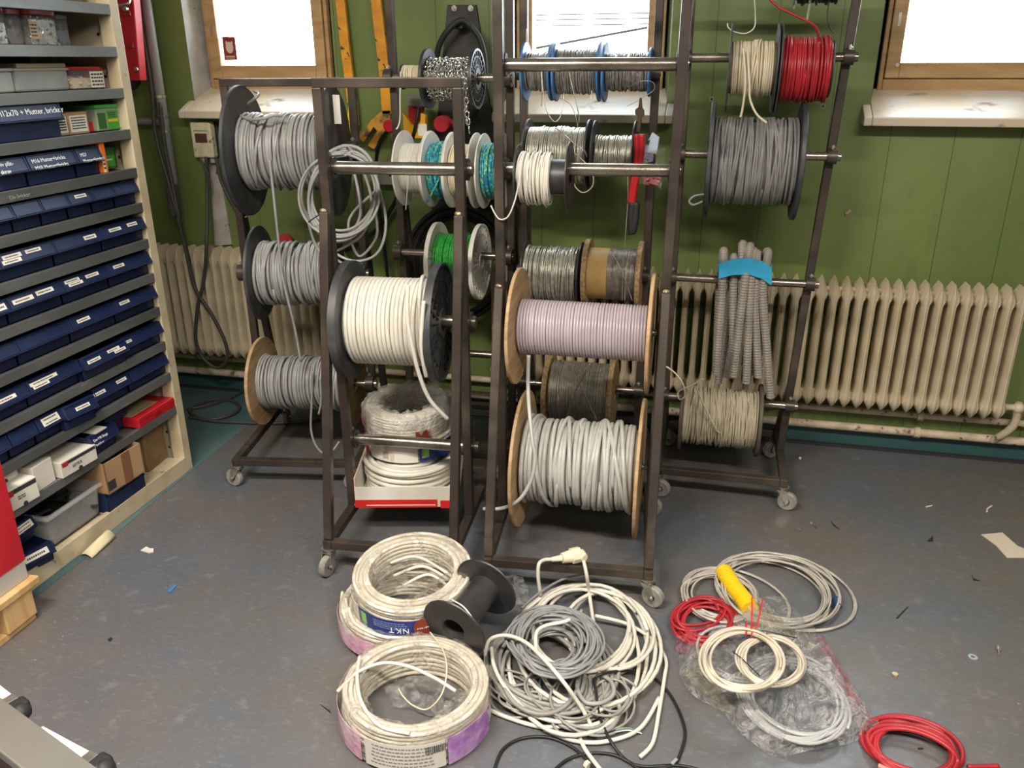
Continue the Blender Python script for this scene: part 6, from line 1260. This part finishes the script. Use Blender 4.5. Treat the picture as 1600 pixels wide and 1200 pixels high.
b = MB(); p = W(1520, 1027, Z=.001); b.lathe([(0, .006), (0, .013), (.0022, .013), (.0022, .006)], 24, 'z', c=tuple(p)); single('washer', b, mat('bluish_zinc', (.55, .68, .80), .35, .6), 'bluish washer lying by the screw on the floor', 'washer')
b = MB(); p0, p1 = W(1561, 1022, Z=.005), W(1560, 1014, Z=.005); b.cyl(p0, p1, .0042, 10); b.cyl(p1, p1+(p1-p0)*.35, .0075, 12); single('screw', b, zinc, 'short screw lying beside the washer', 'screw')
b = MB(); p0, p1 = W(1268, 818, Z=.004), W(1275, 824, Z=.004); b.cyl(p0, p1, .003, 8); b.cyl(p0, p0-(p1-p0)*.25, .006, 10); single('screw', b, zinc, 'small screw on the floor near the rack castor', 'screw')
b = MB(); p = W(1247, 828, Z=.001); b.lathe([(0, .005), (0, .010), (.002, .010), (.002, .005)], 18, 'z', c=tuple(p)); single('washer', b, zinc, 'small washer on the floor near the rack castor', 'washer')
b = MB(); p = W(1398, 1056, Z=.0); b.cyl(p, p+[0, 0, .008], .009, 6); single('brass_nut', b, mat('brass', (.65, .5, .3), .35, .7), 'small brass nut on the floor near the tubing bag', 'nut')
b = MB(); p = W(1250, 716, Z=.006); b.sphere(p, .007, 10, 6); single('white_pellet', b, C_white, 'white pellet on the dark floor by the radiator', 'pellet')
b = MB(); b.tube(spline([W(x, y, Z=.003) for x, y in [(1542, 800), (1543, 795), (1550, 790)]], 5), .0035, 6); single('cable_scrap', b, C_white, 'curved white cable scrap above the pale cardboard piece', 'cable piece', smooth='all')
b = MB(); b.cyl(W(1447, 792, Z=.003), W(1456, 790, Z=.003), .003, 6); single('cable_scrap', b, C_cream, 'straight white cable scrap on the dark floor', 'cable piece')
for i, (pts, lab) in enumerate([([(1449, 846), (1455, 840), (1457, 836), (1458, 846)], 'black tape scrap on the dark floor below the radiator'), ([(1518, 898), (1521, 904), (1532, 908), (1521, 907)], 'black tape scrap on the floor below the pale cardboard'), ([(1297, 813), (1304, 821), (1312, 828), (1303, 822)], 'thin black strip on the floor near the small screw'), ([(168, 1000), (173, 996), (176, 998), (172, 1003)], 'black crumb on the open floor before the ladder'), ([(500, 1101), (516, 1111), (517, 1115), (510, 1109)], 'dark twig-like strip beside the wrapped coil'), ([(1434, 1169), (1442, 1169), (1442, 1171), (1434, 1171)], 'tiny dark strip inside the red hose coil'), ([(1400, 966), (1418, 948), (1419, 949), (1402, 967)], 'thin dark wire piece lying on the open floor')]):
    flat('dark_scrap', lab, 'scrap', pts, rubber, .002, group='dark scraps on the floor')
